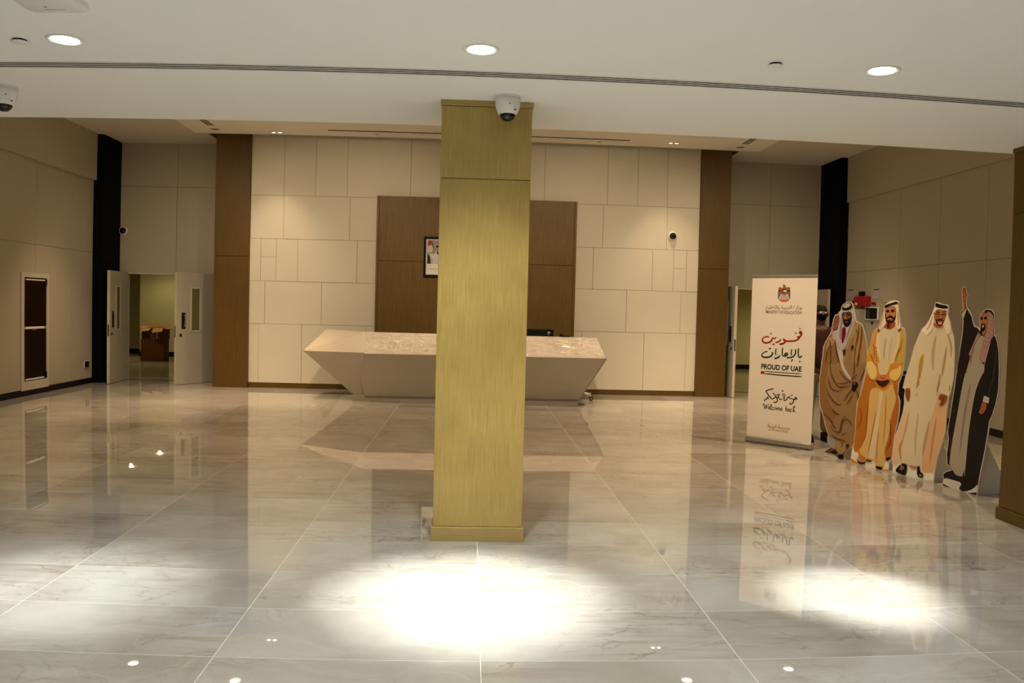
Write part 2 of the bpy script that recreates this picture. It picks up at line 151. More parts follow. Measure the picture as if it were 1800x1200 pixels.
BOARD_CREAM = ([4.378, 7.83], -1.214, 498, [406, 1741, 414, 1767, 443, 1764, 488, 1749, 563, 1741, 572, 1703, 566, 1647, 599, 1565, 614, 1502, 641, 1433, 654, 1319, 659, 1197, 658, 1050, 656, 1037, 630, 892, 616, 859, 603, 722, 598, 536, 574, 421, 546, 324, 521, 246, 503, 98, 501, 0, -5, 0, -9, 77, -26, 153, -11, 356, 28, 460, 82, 642, 94, 729, 90, 806, 96, 879, 68, 893, 91, 999, 150, 1185, 183, 1314, 230, 1431, 262, 1496, 323, 1550, 365, 1622, 384, 1665, 405, 1703], [
    (0, 203, 192, 160, 0, [413, 1740, 418, 1761, 441, 1757, 487, 1742, 558, 1736, 565, 1703, 559, 1646, 592, 1563, 607, 1500, 634, 1431, 647, 1318, 652, 1197, 651, 1051, 649, 1038, 623, 894, 609, 861, 596, 722, 591, 537, 567, 423, 539, 326, 514, 247, 496, 98, 496, 4, 0, 1, -2, 78, -19, 154, -4, 354, 35, 458, 89, 641, 101, 729, 97, 806, 102, 882, 74, 896, 98, 997, 157, 1183, 190, 1312, 236, 1428, 268, 1492, 328, 1546, 371, 1619, 390, 1662, 412, 1701]),
    (0, 232, 226, 214, 0, [11, 79, 36, 81, 57, 92, 73, 112, 107, 117, 158, 107, 211, 101, 266, 99, 303, 108, 321, 128, 336, 122, 347, 88, 389, 77, 461, 89, 496, 73, 496, 27, 377, 3, 129, 1, -1, 19, -2, 58]),
    (0, 205, 165, 122, 0, [529, 894, 581, 872, 604, 826, 599, 757, 595, 676, 592, 583, 585, 509, 573, 452, 560, 399, 546, 350, 533, 306, 520, 266, 510, 209, 501, 133, 461, 89, 389, 77, 352, 94, 352, 139, 351, 185, 351, 233, 356, 295, 368, 373, 383, 446, 401, 515, 419, 583, 436, 651, 454, 716, 472, 779, 487, 834, 497, 882]),
    (0, 208, 180, 145, 0, [49, 504, 76, 595, 99, 652, 118, 673, 133, 663, 145, 621, 145, 568, 135, 504, 121, 422, 104, 322, 90, 234, 81, 159, 57, 112, 19, 93, -5, 101, -15, 136, -16, 204, -8, 304, 6, 380, 26, 432]),
    (1, 180, 150, 110, 30.0, [416, 625, 374, 412, 348, 218]),
    (1, 185, 150, 110, 18.0, [164, 669, 139, 511, 93, 310]),
    (1, 185, 145, 105, 24.0, [490, 663, 462, 425, 437, 139]),
    (1, 188, 170, 135, 24.0, [278, 683, 259, 442, 263, 203]),
    (1, 175, 110, 60, 12.0, [201, 352, 287, 358]),
    (1, 190, 120, 80, 12.0, [175, 217, 256, 317]),
    (1, 190, 120, 85, 24.0, [104, 136, 72, 268, 101, 370]),
    (1, 180, 110, 70, 15.0, [300, 171, 337, 216]),
    (1, 172, 135, 95, 24.0, [566, 1352, 545, 1190, 524, 1034]),
    (1, 172, 135, 95, 18.0, [303, 1430, 255, 1296]),
    (1, 170, 110, 60, 12.0, [218, 1101, 165, 1030]),
    (1, 172, 135, 95, 18.0, [559, 1492, 611, 1354, 617, 1227]),
    (1, 172, 135, 95, 24.0, [509, 1081, 493, 969, 478, 866]),
    (1, 180, 160, 120, 30.0, [440, 1462, 412, 1279, 423, 1084]),
    (1, 180, 160, 125, 18.0, [604, 1481, 629, 1291]),
    (0, 185, 135, 45, 0, [301, 1245, 302, 1210, 300, 1171, 295, 1128, 289, 1090, 281, 1056, 275, 1031, 272, 1014, 266, 1005, 256, 1004, 253, 1020, 257, 1054, 259, 1091, 259, 1130, 263, 1169, 270, 1206, 281, 1234, 294, 1253]),
    (2, 110, 70, 25, 4.8, [268, 1204, 258, 1124, 256, 1011]),
    (0, 185, 120, 40, 0, [258, 1056, 265, 1047, 265, 1019, 259, 971, 252, 935, 244, 910, 238, 905, 236, 919, 238, 945, 244, 984, 249, 1018, 253, 1047]),
    (0, 150, 95, 35, 0, [271, 966, 270, 963, 268, 961, 265, 961, 263, 962, 261, 965, 261, 968, 263, 971, 265, 973, 267, 973, 270, 972, 271, 969]),
    (0, 150, 95, 35, 0, [273, 942, 271, 939, 269, 938, 267, 938, 264, 939, 263, 942, 263, 944, 264, 947, 266, 949, 269, 949, 271, 948, 273, 945]),
    (0, 150, 95, 35, 0, [256, 846, 254, 843, 252, 841, 250, 841, 247, 842, 246, 845, 246, 848, 247, 851, 249, 852, 252, 853, 254, 851, 256, 849]),
    (0, 150, 95, 35, 0, [234, 829, 233, 826, 231, 824, 228, 824, 226, 825, 224, 828, 224, 831, 225, 834, 227, 836, 230, 836, 232, 835, 234, 832]),
    (0, 150, 95, 35, 0, [485, 860, 484, 857, 482, 856, 479, 856, 477, 857, 476, 859, 475, 862, 477, 865, 479, 867, 481, 867, 483, 866, 485, 863]),
    (2, 150, 85, 35, 6.0, [497, 997, 490, 941, 480, 912]),
    (2, 150, 85, 35, 5.4, [616, 971, 619, 917]),
    (0, 226, 214, 190, 0, [413, 1726, 412, 1709, 406, 1691, 396, 1672, 394, 1655, 401, 1643, 406, 1628, 409, 1612, 409, 1591, 406, 1565, 404, 1539, 401, 1512, 384, 1483, 351, 1449, 326, 1438, 310, 1450, 293, 1465, 276, 1483, 283, 1505, 313, 1533, 339, 1564, 360, 1601, 382, 1648, 403, 1705]),
    (0, 222, 210, 180, 0, [552, 1697, 557, 1697, 560, 1684, 559, 1658, 567, 1625, 584, 1584, 596, 1548, 604, 1516, 600, 1486, 584, 1456, 564, 1463, 540, 1507, 525, 1537, 521, 1553, 523, 1576, 533, 1605, 541, 1631, 547, 1653, 550, 1673, 549, 1689]),
    (0, 236, 226, 205, 0, [422, 1724, 446, 1718, 483, 1712, 532, 1706, 557, 1698, 559, 1689, 543, 1687, 507, 1693, 476, 1696, 450, 1695, 427, 1685, 409, 1665, 398, 1657, 393, 1660, 395, 1678, 405, 1711]),
    (1, 190, 165, 130, 18.0, [393, 1636, 360, 1537, 323, 1484]),
    (2, 238, 228, 205, 5.4, [402, 1539, 430, 1513, 476, 1505, 505, 1522, 519, 1555]),
    (0, 172, 105, 62, 0, [413, 1662, 424, 1682, 436, 1693, 451, 1697, 470, 1696, 493, 1692, 515, 1690, 535, 1692, 546, 1681, 548, 1657, 546, 1634, 539, 1612, 531, 1591, 522, 1571, 509, 1553, 491, 1536, 473, 1531, 454, 1537, 439, 1551, 428, 1573, 419, 1591, 413, 1604, 409, 1621, 408, 1642]),
    (0, 160, 92, 50, 0, [409, 1560, 419, 1563, 431, 1557, 445, 1541, 460, 1531, 475, 1527, 491, 1532, 507, 1547, 514, 1547, 513, 1531, 504, 1519, 485, 1513, 464, 1512, 441, 1516, 424, 1524, 412, 1534, 406, 1544, 405, 1553]),
    (0, 60, 30, 18, 0, [426, 1604, 436, 1604, 445, 1592, 454, 1566, 464, 1550, 476, 1544, 487, 1546, 498, 1556, 507, 1569, 513, 1585, 521, 1597, 529, 1603, 529, 1595, 522, 1573, 509, 1553, 491, 1535, 473, 1530, 454, 1537, 438, 1556, 427, 1588]),
    (0, 55, 28, 18, 0, [458, 1606, 476, 1610, 491, 1610, 503, 1608, 510, 1600, 512, 1589, 509, 1583, 499, 1581, 490, 1582, 480, 1587, 471, 1586, 462, 1579, 455, 1579, 450, 1585, 448, 1593, 448, 1601]),
    (0, 215, 170, 140, 0, [464, 1565, 475, 1568, 486, 1571, 497, 1573, 500, 1568, 495, 1557, 487, 1550, 476, 1548, 467, 1551, 461, 1559]),
    (0, 170, 80, 60, 0, [465, 1582, 487, 1586, 495, 1574, 473, 1566]),
    (0, 20, 14, 12, 0, [434, 1655, 476, 1650, 473, 1641, 439, 1645]),
    (0, 20, 14, 12, 0, [491, 1649, 543, 1655, 542, 1645, 496, 1639]),
    (2, 22, 15, 12, 4.2, [434, 1653, 441, 1625, 463, 1621, 477, 1634, 476, 1649]),
    (2, 22, 15, 12, 4.2, [493, 1648, 499, 1622, 523, 1619, 539, 1632, 542, 1652]),
    (2, 20, 14, 12, 4.8, [408, 1652, 435, 1651]),
    (0, 60, 35, 22, 0, [435, 1672, 447, 1677, 459, 1676, 473, 1670, 478, 1664, 477, 1660, 470, 1660, 459, 1664, 448, 1664, 439, 1661, 433, 1662, 431, 1667]),
    (0, 60, 35, 22, 0, [505, 1670, 520, 1677, 531, 1679, 540, 1678, 543, 1675, 542, 1670, 536, 1668, 526, 1667, 516, 1665, 507, 1661, 501, 1661, 499, 1665]),
    (1, 225, 160, 110, 15.6, [484, 1651, 484, 1618, 490, 1606]),
    (0, 14, 12, 12, 0, [418, 1735, 419, 1751, 425, 1757, 436, 1755, 453, 1750, 476, 1743, 504, 1738, 539, 1735, 557, 1726, 559, 1711, 550, 1703, 529, 1703, 506, 1704, 479, 1707, 457, 1710, 440, 1714, 428, 1719, 421, 1724]),
    (0, 140, 78, 48, 0, [111, 888, 125, 895, 140, 898, 156, 896, 164, 880, 165, 849, 162, 816, 155, 781, 146, 765, 134, 768, 124, 784, 114, 813, 108, 841, 105, 870]),
    (2, 70, 35, 22, 5.4, [133, 878, 148, 822, 140, 772]),
    (2, 70, 35, 22, 4.8, [115, 857, 126, 800]),
    (0, 130, 68, 42, 0, [531, 877, 553, 877, 573, 874, 593, 868, 600, 854, 596, 833, 587, 812, 575, 790, 559, 773, 538, 763, 524, 760, 516, 764, 519, 778, 533, 804, 532, 817, 516, 818, 506, 822, 504, 829, 507, 844, 516, 866]),
    (2, 60, 28, 18, 6.0, [565, 856, 557, 809, 537, 775]),
    (2, 238, 226, 200, 6.0, [541, 891, 606, 872]),
    (0, 20, 14, 12, 0, [123, 126, 158, 128, 177, 120, 179, 101, 177, 70, 170, 26, 153, 5, 127, 9, 95, 14, 59, 21, 40, 29, 38, 37, 48, 56, 71, 88, 88, 109, 100, 119]),
    (0, 150, 90, 62, 0, [110, 95, 128, 100, 138, 96, 142, 82, 136, 69, 119, 56, 104, 52, 92, 57, 90, 68, 98, 84]),
    (2, 225, 215, 205, 6.0, [77, 97, 100, 116, 108, 88]),
    (0, 175, 110, 80, 0, [218, 123, 267, 122, 298, 121, 309, 118, 307, 111, 290, 101, 265, 96, 230, 97, 208, 104, 198, 117]),
    (0, 20, 14, 12, 0, [308, 134, 324, 136, 332, 123, 334, 96, 345, 79, 367, 72, 378, 57, 378, 34, 360, 22, 323, 23, 303, 51, 301, 106]),
    (0, 165, 95, 75, 0, [330, 57, 365, 54, 360, 34, 326, 37]),
])
BOARD_BLACK = ([4.57, 7.234], -1.3958, 425, [115, 1889, 127, 1910, 166, 1913, 178, 1855, 194, 1832, 179, 1804, 180, 1747, 193, 1713, 209, 1695, 256, 1637, 282, 1561, 298, 1543, 330, 1538, 353, 1517, 360, 1509, 358, 1539, 349, 1623, 360, 1654, 396, 1691, 434, 1708, 493, 1696, 521, 1662, 533, 1571, 531, 1469, 549, 1461, 573, 1412, 596, 1317, 612, 1122, 611, 1107, 614, 990, 592, 860, 555, 747, 529, 695, 522, 606, 493, 403, 467, 259, 450, 155, 431, 0, -5, 0, 0, 81, -11, 114, 29, 146, 97, 170, 65, 200, 36, 217, 21, 314, 32, 401, 34, 473, 18, 523, 34, 663, 76, 960, 93, 1127, 106, 1080, 124, 1341, 144, 1477, 147, 1589, 132, 1643, 106, 1676, 133, 1693, 136, 1725, 123, 1788], [
    (0, 26, 21, 18, 0, [122, 1888, 131, 1904, 162, 1907, 172, 1852, 187, 1832, 172, 1806, 173, 1746, 187, 1709, 204, 1690, 250, 1634, 276, 1557, 295, 1537, 327, 1532, 349, 1511, 363, 1503, 365, 1539, 356, 1622, 366, 1650, 400, 1685, 435, 1701, 489, 1690, 515, 1659, 526, 1571, 525, 1465, 544, 1456, 566, 1410, 589, 1316, 605, 1122, 604, 1107, 607, 991, 585, 862, 549, 750, 522, 697, 515, 607, 486, 404, 460, 260, 443, 156, 426, 1, 0, 1, 7, 82, -4, 112, 32, 140, 104, 168, 69, 205, 42, 221, 28, 314, 39, 400, 41, 474, 25, 524, 41, 662, 83, 959, 100, 1126, 99, 1080, 131, 1340, 151, 1476, 154, 1590, 138, 1646, 113, 1675, 139, 1689, 143, 1725, 130, 1789]),
    (0, 232, 226, 214, 0, [34, 82, 85, 82, 145, 81, 211, 80, 236, 67, 221, 43, 214, 25, 215, 13, 231, 5, 263, 1, 306, 12, 361, 40, 400, 68, 424, 99, 433, 86, 428, 29, 323, 1, 110, 1, 2, 21, 6, 62]),
    (0, 188, 178, 158, 0, [373, 1460, 400, 1463, 412, 1449, 409, 1418, 402, 1387, 390, 1355, 381, 1330, 373, 1312, 371, 1286, 375, 1252, 391, 1225, 417, 1206, 431, 1190, 434, 1177, 432, 1152, 423, 1117, 366, 1095, 261, 1086, 218, 1121, 241, 1201, 261, 1264, 276, 1310, 295, 1353, 315, 1393, 334, 1424, 351, 1447]),
    (0, 186, 176, 158, 0, [274, 1140, 383, 1148, 422, 1127, 393, 1074, 367, 1017, 345, 955, 325, 865, 307, 746, 293, 635, 284, 532, 276, 396, 269, 225, 241, 138, 189, 134, 152, 141, 129, 161, 106, 179, 81, 197, 73, 253, 81, 349, 96, 464, 117, 597, 143, 751, 172, 924, 195, 1042, 211, 1104]),
    (2, 220, 200, 130, 4.3, [220, 1120, 186, 1010, 128, 664, 85, 397, 71, 216]),
    (2, 225, 205, 185, 4.3, [434, 1142, 377, 1058, 334, 924, 298, 687, 280, 481, 268, 151]),
    (1, 160, 150, 128, 24.8, [286, 1040, 227, 728, 190, 311]),
    (1, 165, 152, 130, 18.6, [368, 1178, 354, 1108]),
    (0, 200, 160, 150, 0, [442, 1681, 462, 1679, 481, 1672, 501, 1658, 513, 1631, 519, 1591, 522, 1543, 521, 1487, 515, 1452, 501, 1440, 490, 1415, 482, 1377, 469, 1328, 453, 1269, 439, 1233, 426, 1220, 410, 1220, 391, 1235, 379, 1257, 372, 1288, 377, 1325, 392, 1367, 403, 1406, 410, 1440, 420, 1468, 432, 1489, 439, 1524, 440, 1572, 439, 1617, 434, 1660]),
    (0, 200, 160, 150, 0, [356, 1480, 371, 1473, 365, 1456, 339, 1427, 315, 1393, 295, 1353, 281, 1316, 274, 1280, 265, 1266, 256, 1272, 250, 1281, 250, 1291, 260, 1316, 281, 1356, 299, 1394, 315, 1429, 330, 1456, 342, 1474]),
    (2, 150, 85, 75, 3.1, [454, 1671, 451, 1582, 446, 1514, 416, 1416, 387, 1305]),
    (2, 150, 85, 75, 3.1, [481, 1665, 486, 1583, 474, 1487, 435, 1390, 398, 1264]),
    (2, 150, 85, 75, 3.1, [505, 1638, 510, 1543, 502, 1461, 455, 1363, 426, 1252]),
    (2, 150, 85, 75, 3.1, [438, 1651, 514, 1625]),
    (2, 150, 85, 75, 3.1, [440, 1616, 519, 1584]),
    (2, 150, 85, 75, 3.1, [440, 1582, 522, 1543]),
    (2, 150, 85, 75, 3.1, [440, 1541, 521, 1503]),
    (2, 150, 85, 75, 3.1, [438, 1500, 515, 1462]),
    (2, 150, 85, 75, 3.1, [422, 1458, 495, 1434]),
    (2, 150, 85, 75, 3.1, [407, 1416, 488, 1399]),
    (2, 150, 85, 75, 3.1, [396, 1374, 477, 1358]),
    (2, 150, 85, 75, 3.1, [368, 1470, 309, 1384, 268, 1298]),
    (2, 150, 85, 75, 3.1, [341, 1455, 364, 1449]),
    (2, 150, 85, 75, 3.1, [316, 1412, 330, 1409]),
    (2, 150, 85, 75, 3.1, [288, 1355, 306, 1349]),
    (2, 235, 215, 205, 3.7, [495, 1434, 477, 1358, 445, 1239, 431, 1183, 437, 1149]),
    (2, 235, 215, 195, 3.7, [251, 1275, 251, 1297, 291, 1376, 323, 1447, 352, 1497]),
    (0, 170, 110, 40, 0, [287, 1330, 292, 1324, 290, 1304, 280, 1272, 273, 1243, 267, 1218, 262, 1206, 256, 1205, 256, 1218, 263, 1243, 271, 1275, 280, 1314]),
    (2, 200, 195, 110, 3.7, [255, 1205, 236, 1147, 206, 1088]),
    (2, 90, 110, 70, 3.7, [571, 1336, 563, 1247, 546, 1117]),
    (2, 90, 110, 70, 3.1, [556, 1162, 533, 1043, 496, 926]),
    (2, 120, 120, 100, 3.1, [101, 754, 82, 715]),
    (0, 196, 130, 80, 0, [367, 1624, 371, 1641, 380, 1657, 394, 1672, 408, 1680, 422, 1682, 432, 1668, 437, 1638, 440, 1606, 442, 1572, 441, 1541, 436, 1513, 428, 1492, 418, 1476, 410, 1467, 403, 1465, 397, 1474, 393, 1495, 385, 1514, 374, 1531, 368, 1558, 366, 1596]),
    (0, 120, 70, 35, 0, [378, 1658, 393, 1673, 408, 1682, 424, 1684, 431, 1679, 429, 1667, 422, 1663, 408, 1668, 397, 1666, 388, 1655, 381, 1650, 374, 1650]),
    (0, 14, 11, 10, 0, [370, 1630, 383, 1632, 391, 1629, 395, 1623, 395, 1615, 393, 1606, 386, 1602, 376, 1602, 369, 1609, 365, 1622]),
    (0, 14, 11, 10, 0, [412, 1631, 429, 1635, 438, 1632, 439, 1622, 437, 1614, 430, 1609, 422, 1608, 411, 1611, 405, 1617, 404, 1625]),
    (1, 230, 190, 150, 12.4, [397, 1623, 400, 1588]),
    (0, 16, 12, 10, 0, [372, 1558, 380, 1568, 391, 1573, 404, 1573, 416, 1570, 425, 1564, 430, 1553, 429, 1536, 426, 1520, 419, 1507, 410, 1500, 399, 1499, 388, 1503, 379, 1513, 372, 1527, 370, 1544]),
    (0, 205, 165, 140, 0, [391, 1558, 402, 1561, 409, 1558, 412, 1551, 410, 1543, 403, 1536, 396, 1534, 388, 1537, 384, 1544, 385, 1552]),
    (0, 14, 11, 10, 0, [431, 1696, 458, 1695, 481, 1684, 500, 1665, 510, 1653, 509, 1649, 501, 1654, 484, 1669, 466, 1679, 446, 1682, 431, 1687, 422, 1693]),
    (0, 188, 100, 58, 0, [127, 1891, 130, 1898, 139, 1903, 153, 1904, 161, 1892, 166, 1865, 172, 1847, 180, 1836, 181, 1825, 174, 1814, 170, 1793, 170, 1762, 173, 1737, 180, 1718, 175, 1700, 159, 1681, 150, 1678, 147, 1690, 146, 1703, 149, 1718, 146, 1741, 137, 1773, 131, 1813, 127, 1862]),
    (2, 110, 50, 28, 3.7, [142, 1899, 144, 1845]),
    (2, 110, 50, 28, 3.7, [153, 1898, 157, 1845]),
    (2, 110, 50, 28, 4.3, [143, 1817, 162, 1824]),
    (1, 225, 150, 100, 12.4, [152, 1803, 163, 1725]),
    (0, 205, 195, 165, 0, [142, 1682, 148, 1675, 160, 1680, 177, 1698, 188, 1705, 193, 1702, 189, 1687, 178, 1660, 169, 1638, 163, 1620, 155, 1618, 146, 1632, 141, 1651, 140, 1674]),
    (0, 215, 205, 190, 0, [452, 921, 516, 908, 511, 856, 440, 863]),
    (0, 190, 95, 58, 0, [445, 858, 474, 856, 488, 841, 487, 811, 474, 784, 450, 758, 433, 748, 423, 753, 414, 756, 405, 758, 407, 772, 418, 800, 425, 825, 429, 847]),
    (2, 110, 45, 28, 5.0, [452, 827, 449, 772]),
    (2, 235, 205, 190, 4.3, [404, 771, 414, 760]),
])
BOARD_BANNER = ([3.494, 9.798], -0.8293, 853, [-4, 2077, 834, 2085], [
    (0, 150, 105, 45, 0, [358, 1934, 368, 1939, 378, 1939, 388, 1934, 399, 1931, 412, 1932, 417, 1937, 414, 1947, 412, 1954, 410, 1960, 413, 1966, 422, 1971, 431, 1971, 439, 1966, 445, 1958, 448, 1948, 453, 1940, 459, 1934, 468, 1934, 480, 1941, 491, 1941, 501, 1935, 507, 1924, 509, 1909, 506, 1896, 498, 1884, 486, 1870, 472, 1854, 458, 1844, 443, 1839, 427, 1839, 410, 1843, 395, 1854, 382, 1870, 370, 1883, 360, 1895, 354, 1908, 353, 1923]),
    (0, 45, 30, 18, 0, [364, 1904, 384, 1902, 394, 1894, 395, 1880, 392, 1864, 385, 1845, 379, 1829, 373, 1815, 366, 1804, 358, 1794, 354, 1799, 352, 1817, 351, 1836, 352, 1854, 352, 1874, 354, 1895]),
    (0, 45, 30, 18, 0, [499, 1905, 479, 1902, 468, 1894, 467, 1881, 471, 1864, 479, 1846, 486, 1830, 493, 1817, 500, 1805, 508, 1796, 512, 1801, 512, 1819, 512, 1837, 512, 1856, 511, 1875, 510, 1896]),
    (0, 190, 180, 175, 0, [382, 1825, 391, 1839, 405, 1848, 422, 1853, 439, 1853, 457, 1848, 472, 1839, 484, 1826, 490, 1813, 488, 1802, 473, 1794, 446, 1790, 421, 1790, 396, 1793, 382, 1800, 379, 1812]),
    (2, 205, 195, 185, 6.0, [358, 1866, 390, 1887]),
    (2, 205, 195, 185, 6.0, [356, 1840, 390, 1866]),
    (2, 205, 195, 185, 6.0, [358, 1813, 389, 1845]),
    (2, 205, 195, 185, 6.0, [509, 1867, 474, 1887]),
    (2, 205, 195, 185, 6.0, [511, 1842, 474, 1867]),
    (2, 205, 195, 185, 6.0, [511, 1814, 478, 1846]),
    (0, 175, 125, 55, 0, [400, 1864, 465, 1864, 461, 1841, 406, 1841]),
    (0, 190, 30, 45, 0, [376, 1796, 391, 1790, 407, 1786, 424, 1784, 442, 1785, 459, 1786, 475, 1791, 489, 1797, 498, 1797, 500, 1791, 495, 1783, 484, 1773, 467, 1766, 445, 1762, 423, 1761, 400, 1765, 383, 1771, 372, 1781, 367, 1789, 368, 1796]),
    (2, 235, 150, 150, 3.7, [379, 1785, 434, 1772, 492, 1788]),
    (0, 30, 60, 35, 0, [462, 1889, 461, 1883, 458, 1878, 455, 1873, 450, 1870, 444, 1867, 438, 1866, 432, 1866, 426, 1867, 420, 1870, 415, 1873, 411, 1878, 408, 1883, 406, 1889, 406, 1895, 407, 1900, 410, 1906, 413, 1910, 418, 1914, 424, 1916, 430, 1918, 436, 1918, 442, 1917, 448, 1914, 453, 1910, 457, 1906, 460, 1901, 462, 1895]),
    (0, 225, 220, 220, 0, [421, 1903, 458, 1903, 462, 1880, 422, 1880]),
    (0, 30, 25, 25, 0, [422, 1880, 462, 1880, 445, 1867, 430, 1868]),
    (0, 170, 25, 35, 0, [406, 1901, 421, 1908, 422, 1878, 407, 1880]),
    (2, 150, 14, 22, 15.6, [253, 1326, 215, 1328, 180, 1313, 160, 1287]),
    (2, 150, 14, 22, 20.9, [160, 1287, 179, 1260, 225, 1251, 273, 1269, 296, 1296]),
    (2, 150, 14, 22, 14.2, [296, 1296, 300, 1318, 320, 1307, 335, 1314, 350, 1329]),
    (2, 150, 14, 22, 16.4, [300, 1236, 333, 1244]),
    (2, 150, 14, 22, 17.9, [406, 1306, 400, 1288, 376, 1271, 341, 1262]),
    (2, 150, 14, 22, 22.3, [451, 1315, 449, 1298, 468, 1291, 465, 1272, 439, 1253, 394, 1244]),
    (2, 150, 14, 22, 19.4, [464, 1288, 525, 1287, 585, 1293, 631, 1314, 653, 1340]),
    (2, 150, 14, 22, 19.4, [617, 1334, 640, 1346, 658, 1343]),
    (2, 150, 14, 22, 19.4, [655, 1346, 672, 1369, 673, 1397, 657, 1409, 649, 1392, 665, 1380]),
    (2, 150, 14, 22, 18.6, [651, 1451, 650, 1437]),
    (2, 150, 14, 22, 18.6, [601, 1394, 599, 1378]),
    (2, 150, 14, 22, 16.4, [278, 1377, 276, 1358]),
    (2, 18, 62, 38, 14.2, [241, 1147, 201, 1137, 171, 1112, 163, 1095]),
    (2, 18, 62, 38, 20.9, [163, 1095, 183, 1076, 225, 1074, 273, 1084, 304, 1110, 304, 1142]),
    (2, 18, 62, 38, 16.4, [256, 1177, 269, 1184, 284, 1188]),
    (2, 18, 62, 38, 16.4, [352, 1189, 348, 1145, 351, 1110]),
    (2, 18, 62, 38, 20.9, [402, 1108, 394, 1090, 367, 1074, 334, 1067]),
    (2, 18, 62, 38, 16.4, [436, 1205, 435, 1150, 439, 1112, 462, 1100]),
    (2, 18, 62, 38, 20.9, [462, 1100, 492, 1112, 505, 1128, 491, 1139, 474, 1130, 470, 1107]),
    (2, 18, 62, 38, 15.6, [555, 1193, 552, 1150, 555, 1111]),
    (2, 18, 62, 38, 17.9, [604, 1194, 605, 1146, 586, 1111, 553, 1092, 496, 1085]),
    (2, 18, 62, 38, 14.9, [569, 1074, 567, 1056, 555, 1044]),
    (2, 18, 62, 38, 17.1, [643, 1205, 640, 1161, 646, 1114, 663, 1098, 689, 1119]),
    (2, 18, 62, 38, 19.4, [667, 1057, 664, 1042]),
    (0, 180, 22, 30, 0, [161, 899, 208, 901, 210, 866, 159, 864]),
    (0, 28, 58, 40, 0, [234, 903, 284, 904, 361, 904, 463, 904, 560, 905, 651, 906, 696, 904, 696, 898, 651, 895, 561, 894, 464, 893, 361, 893, 284, 892, 234, 892, 209, 894, 208, 900]),
    (0, 20, 18, 18, 0, [235, 875, 285, 876, 362, 876, 465, 875, 561, 875, 652, 876, 697, 873, 698, 866, 653, 862, 562, 861, 465, 861, 363, 862, 286, 863, 235, 863, 210, 866, 210, 872]),
    (0, 245, 240, 232, 0, [234, 891, 284, 892, 361, 892, 464, 892, 561, 893, 652, 894, 697, 890, 697, 881, 652, 877, 561, 876, 465, 875, 362, 876, 285, 876, 235, 876, 209, 880, 209, 887]),
    (2, 16, 14, 16, 14.2, [340, 696, 293, 681, 237, 657]),
    (2, 16, 14, 16, 14.2, [237, 657, 272, 616, 319, 567]),
    (2, 16, 14, 16, 12.7, [319, 567, 347, 577, 372, 606, 341, 634, 328, 637]),
    (2, 16, 14, 16, 13.4, [274, 594, 257, 565, 217, 535]),
    (2, 16, 14, 16, 9.7, [257, 579, 286, 564]),
    (2, 16, 14, 16, 12.7, [372, 606, 388, 577, 397, 552, 370, 526, 345, 535]),
    (2, 16, 14, 16, 11.2, [427, 623, 403, 613, 408, 594, 429, 574, 461, 578]),
    (2, 16, 14, 16, 10.4, [380, 588, 420, 594]),
    (2, 16, 14, 16, 11.9, [449, 668, 474, 685]),
    (2, 16, 14, 16, 10.4, [463, 652, 474, 608, 484, 562]),
    (2, 16, 14, 16, 8.9, [490, 651, 493, 580]),
    (2, 16, 14, 16, 11.2, [484, 562, 513, 574, 532, 604, 568, 594, 612, 589]),
    (2, 16, 14, 16, 10.4, [532, 604, 555, 623]),
    (2, 16, 14, 16, 13.4, [555, 541, 576, 526, 604, 556, 612, 589, 644, 594, 639, 612, 620, 605]),
    (2, 16, 14, 16, 7.4, [378, 618, 426, 638]),
    (2, 16, 14, 16, 7.4, [567, 630, 598, 640]),
    (2, 150, 60, 60, 6.7, [278, 647, 284, 646]),
    (2, 150, 60, 60, 6.7, [299, 657, 304, 656]),
    (2, 150, 60, 60, 6.7, [315, 666, 320, 665]),
    (2, 150, 60, 60, 6.7, [243, 598, 249, 597]),
    (2, 150, 60, 60, 6.7, [224, 579, 229, 578]),
    (2, 150, 60, 60, 6.7, [377, 652, 382, 651]),
    (2, 150, 60, 60, 6.7, [401, 647, 407, 646]),
    (2, 150, 60, 60, 6.7, [348, 650, 354, 649]),
    (2, 150, 60, 60, 6.7, [451, 632, 456, 631]),
    (2, 150, 60, 60, 6.7, [633, 649, 639, 648]),
    (2, 150, 60, 60, 6.7, [570, 643, 576, 642]),
    (2, 150, 60, 60, 6.7, [530, 647, 536, 646]),
    (2, 150, 60, 60, 6.7, [619, 625, 624, 624]),
    (2, 150, 60, 60, 6.7, [426, 549, 432, 548]),
    (2, 150, 60, 60, 6.7, [462, 553, 468, 552]),
    (2, 150, 60, 60, 6.7, [570, 563, 576, 562]),
    (2, 150, 60, 60, 6.7, [365, 553, 371, 552]),
    (2, 150, 60, 60, 6.7, [220, 558, 226, 557]),
    (2, 16, 14, 16, 8.0, [209, 470, 211, 491, 219, 499, 224, 485, 228, 435]),
    (2, 16, 14, 16, 7.0, [228, 435, 241, 466, 255, 496]),
    (2, 16, 14, 16, 9.1, [255, 496, 252, 470, 252, 435]),
    (2, 16, 14, 16, 7.0, [252, 435, 266, 466, 284, 493, 292, 496]),
    (2, 16, 14, 16, 7.0, [281, 451, 297, 459, 296, 468, 285, 466, 279, 451, 285, 437, 299, 440]),
    (2, 16, 14, 16, 8.0, [299, 440, 313, 466, 322, 491, 315, 496, 310, 470, 309, 447, 316, 435, 326, 441]),
    (2, 16, 14, 16, 7.5, [349, 464, 336, 467, 327, 451, 334, 435, 350, 441]),
    (2, 16, 14, 16, 7.5, [369, 467, 358, 455, 362, 437, 376, 440, 382, 455, 374, 467, 369, 467]),
    (2, 16, 14, 16, 5.9, [382, 457, 393, 461]),
    (2, 16, 14, 16, 8.6, [395, 466, 395, 436]),
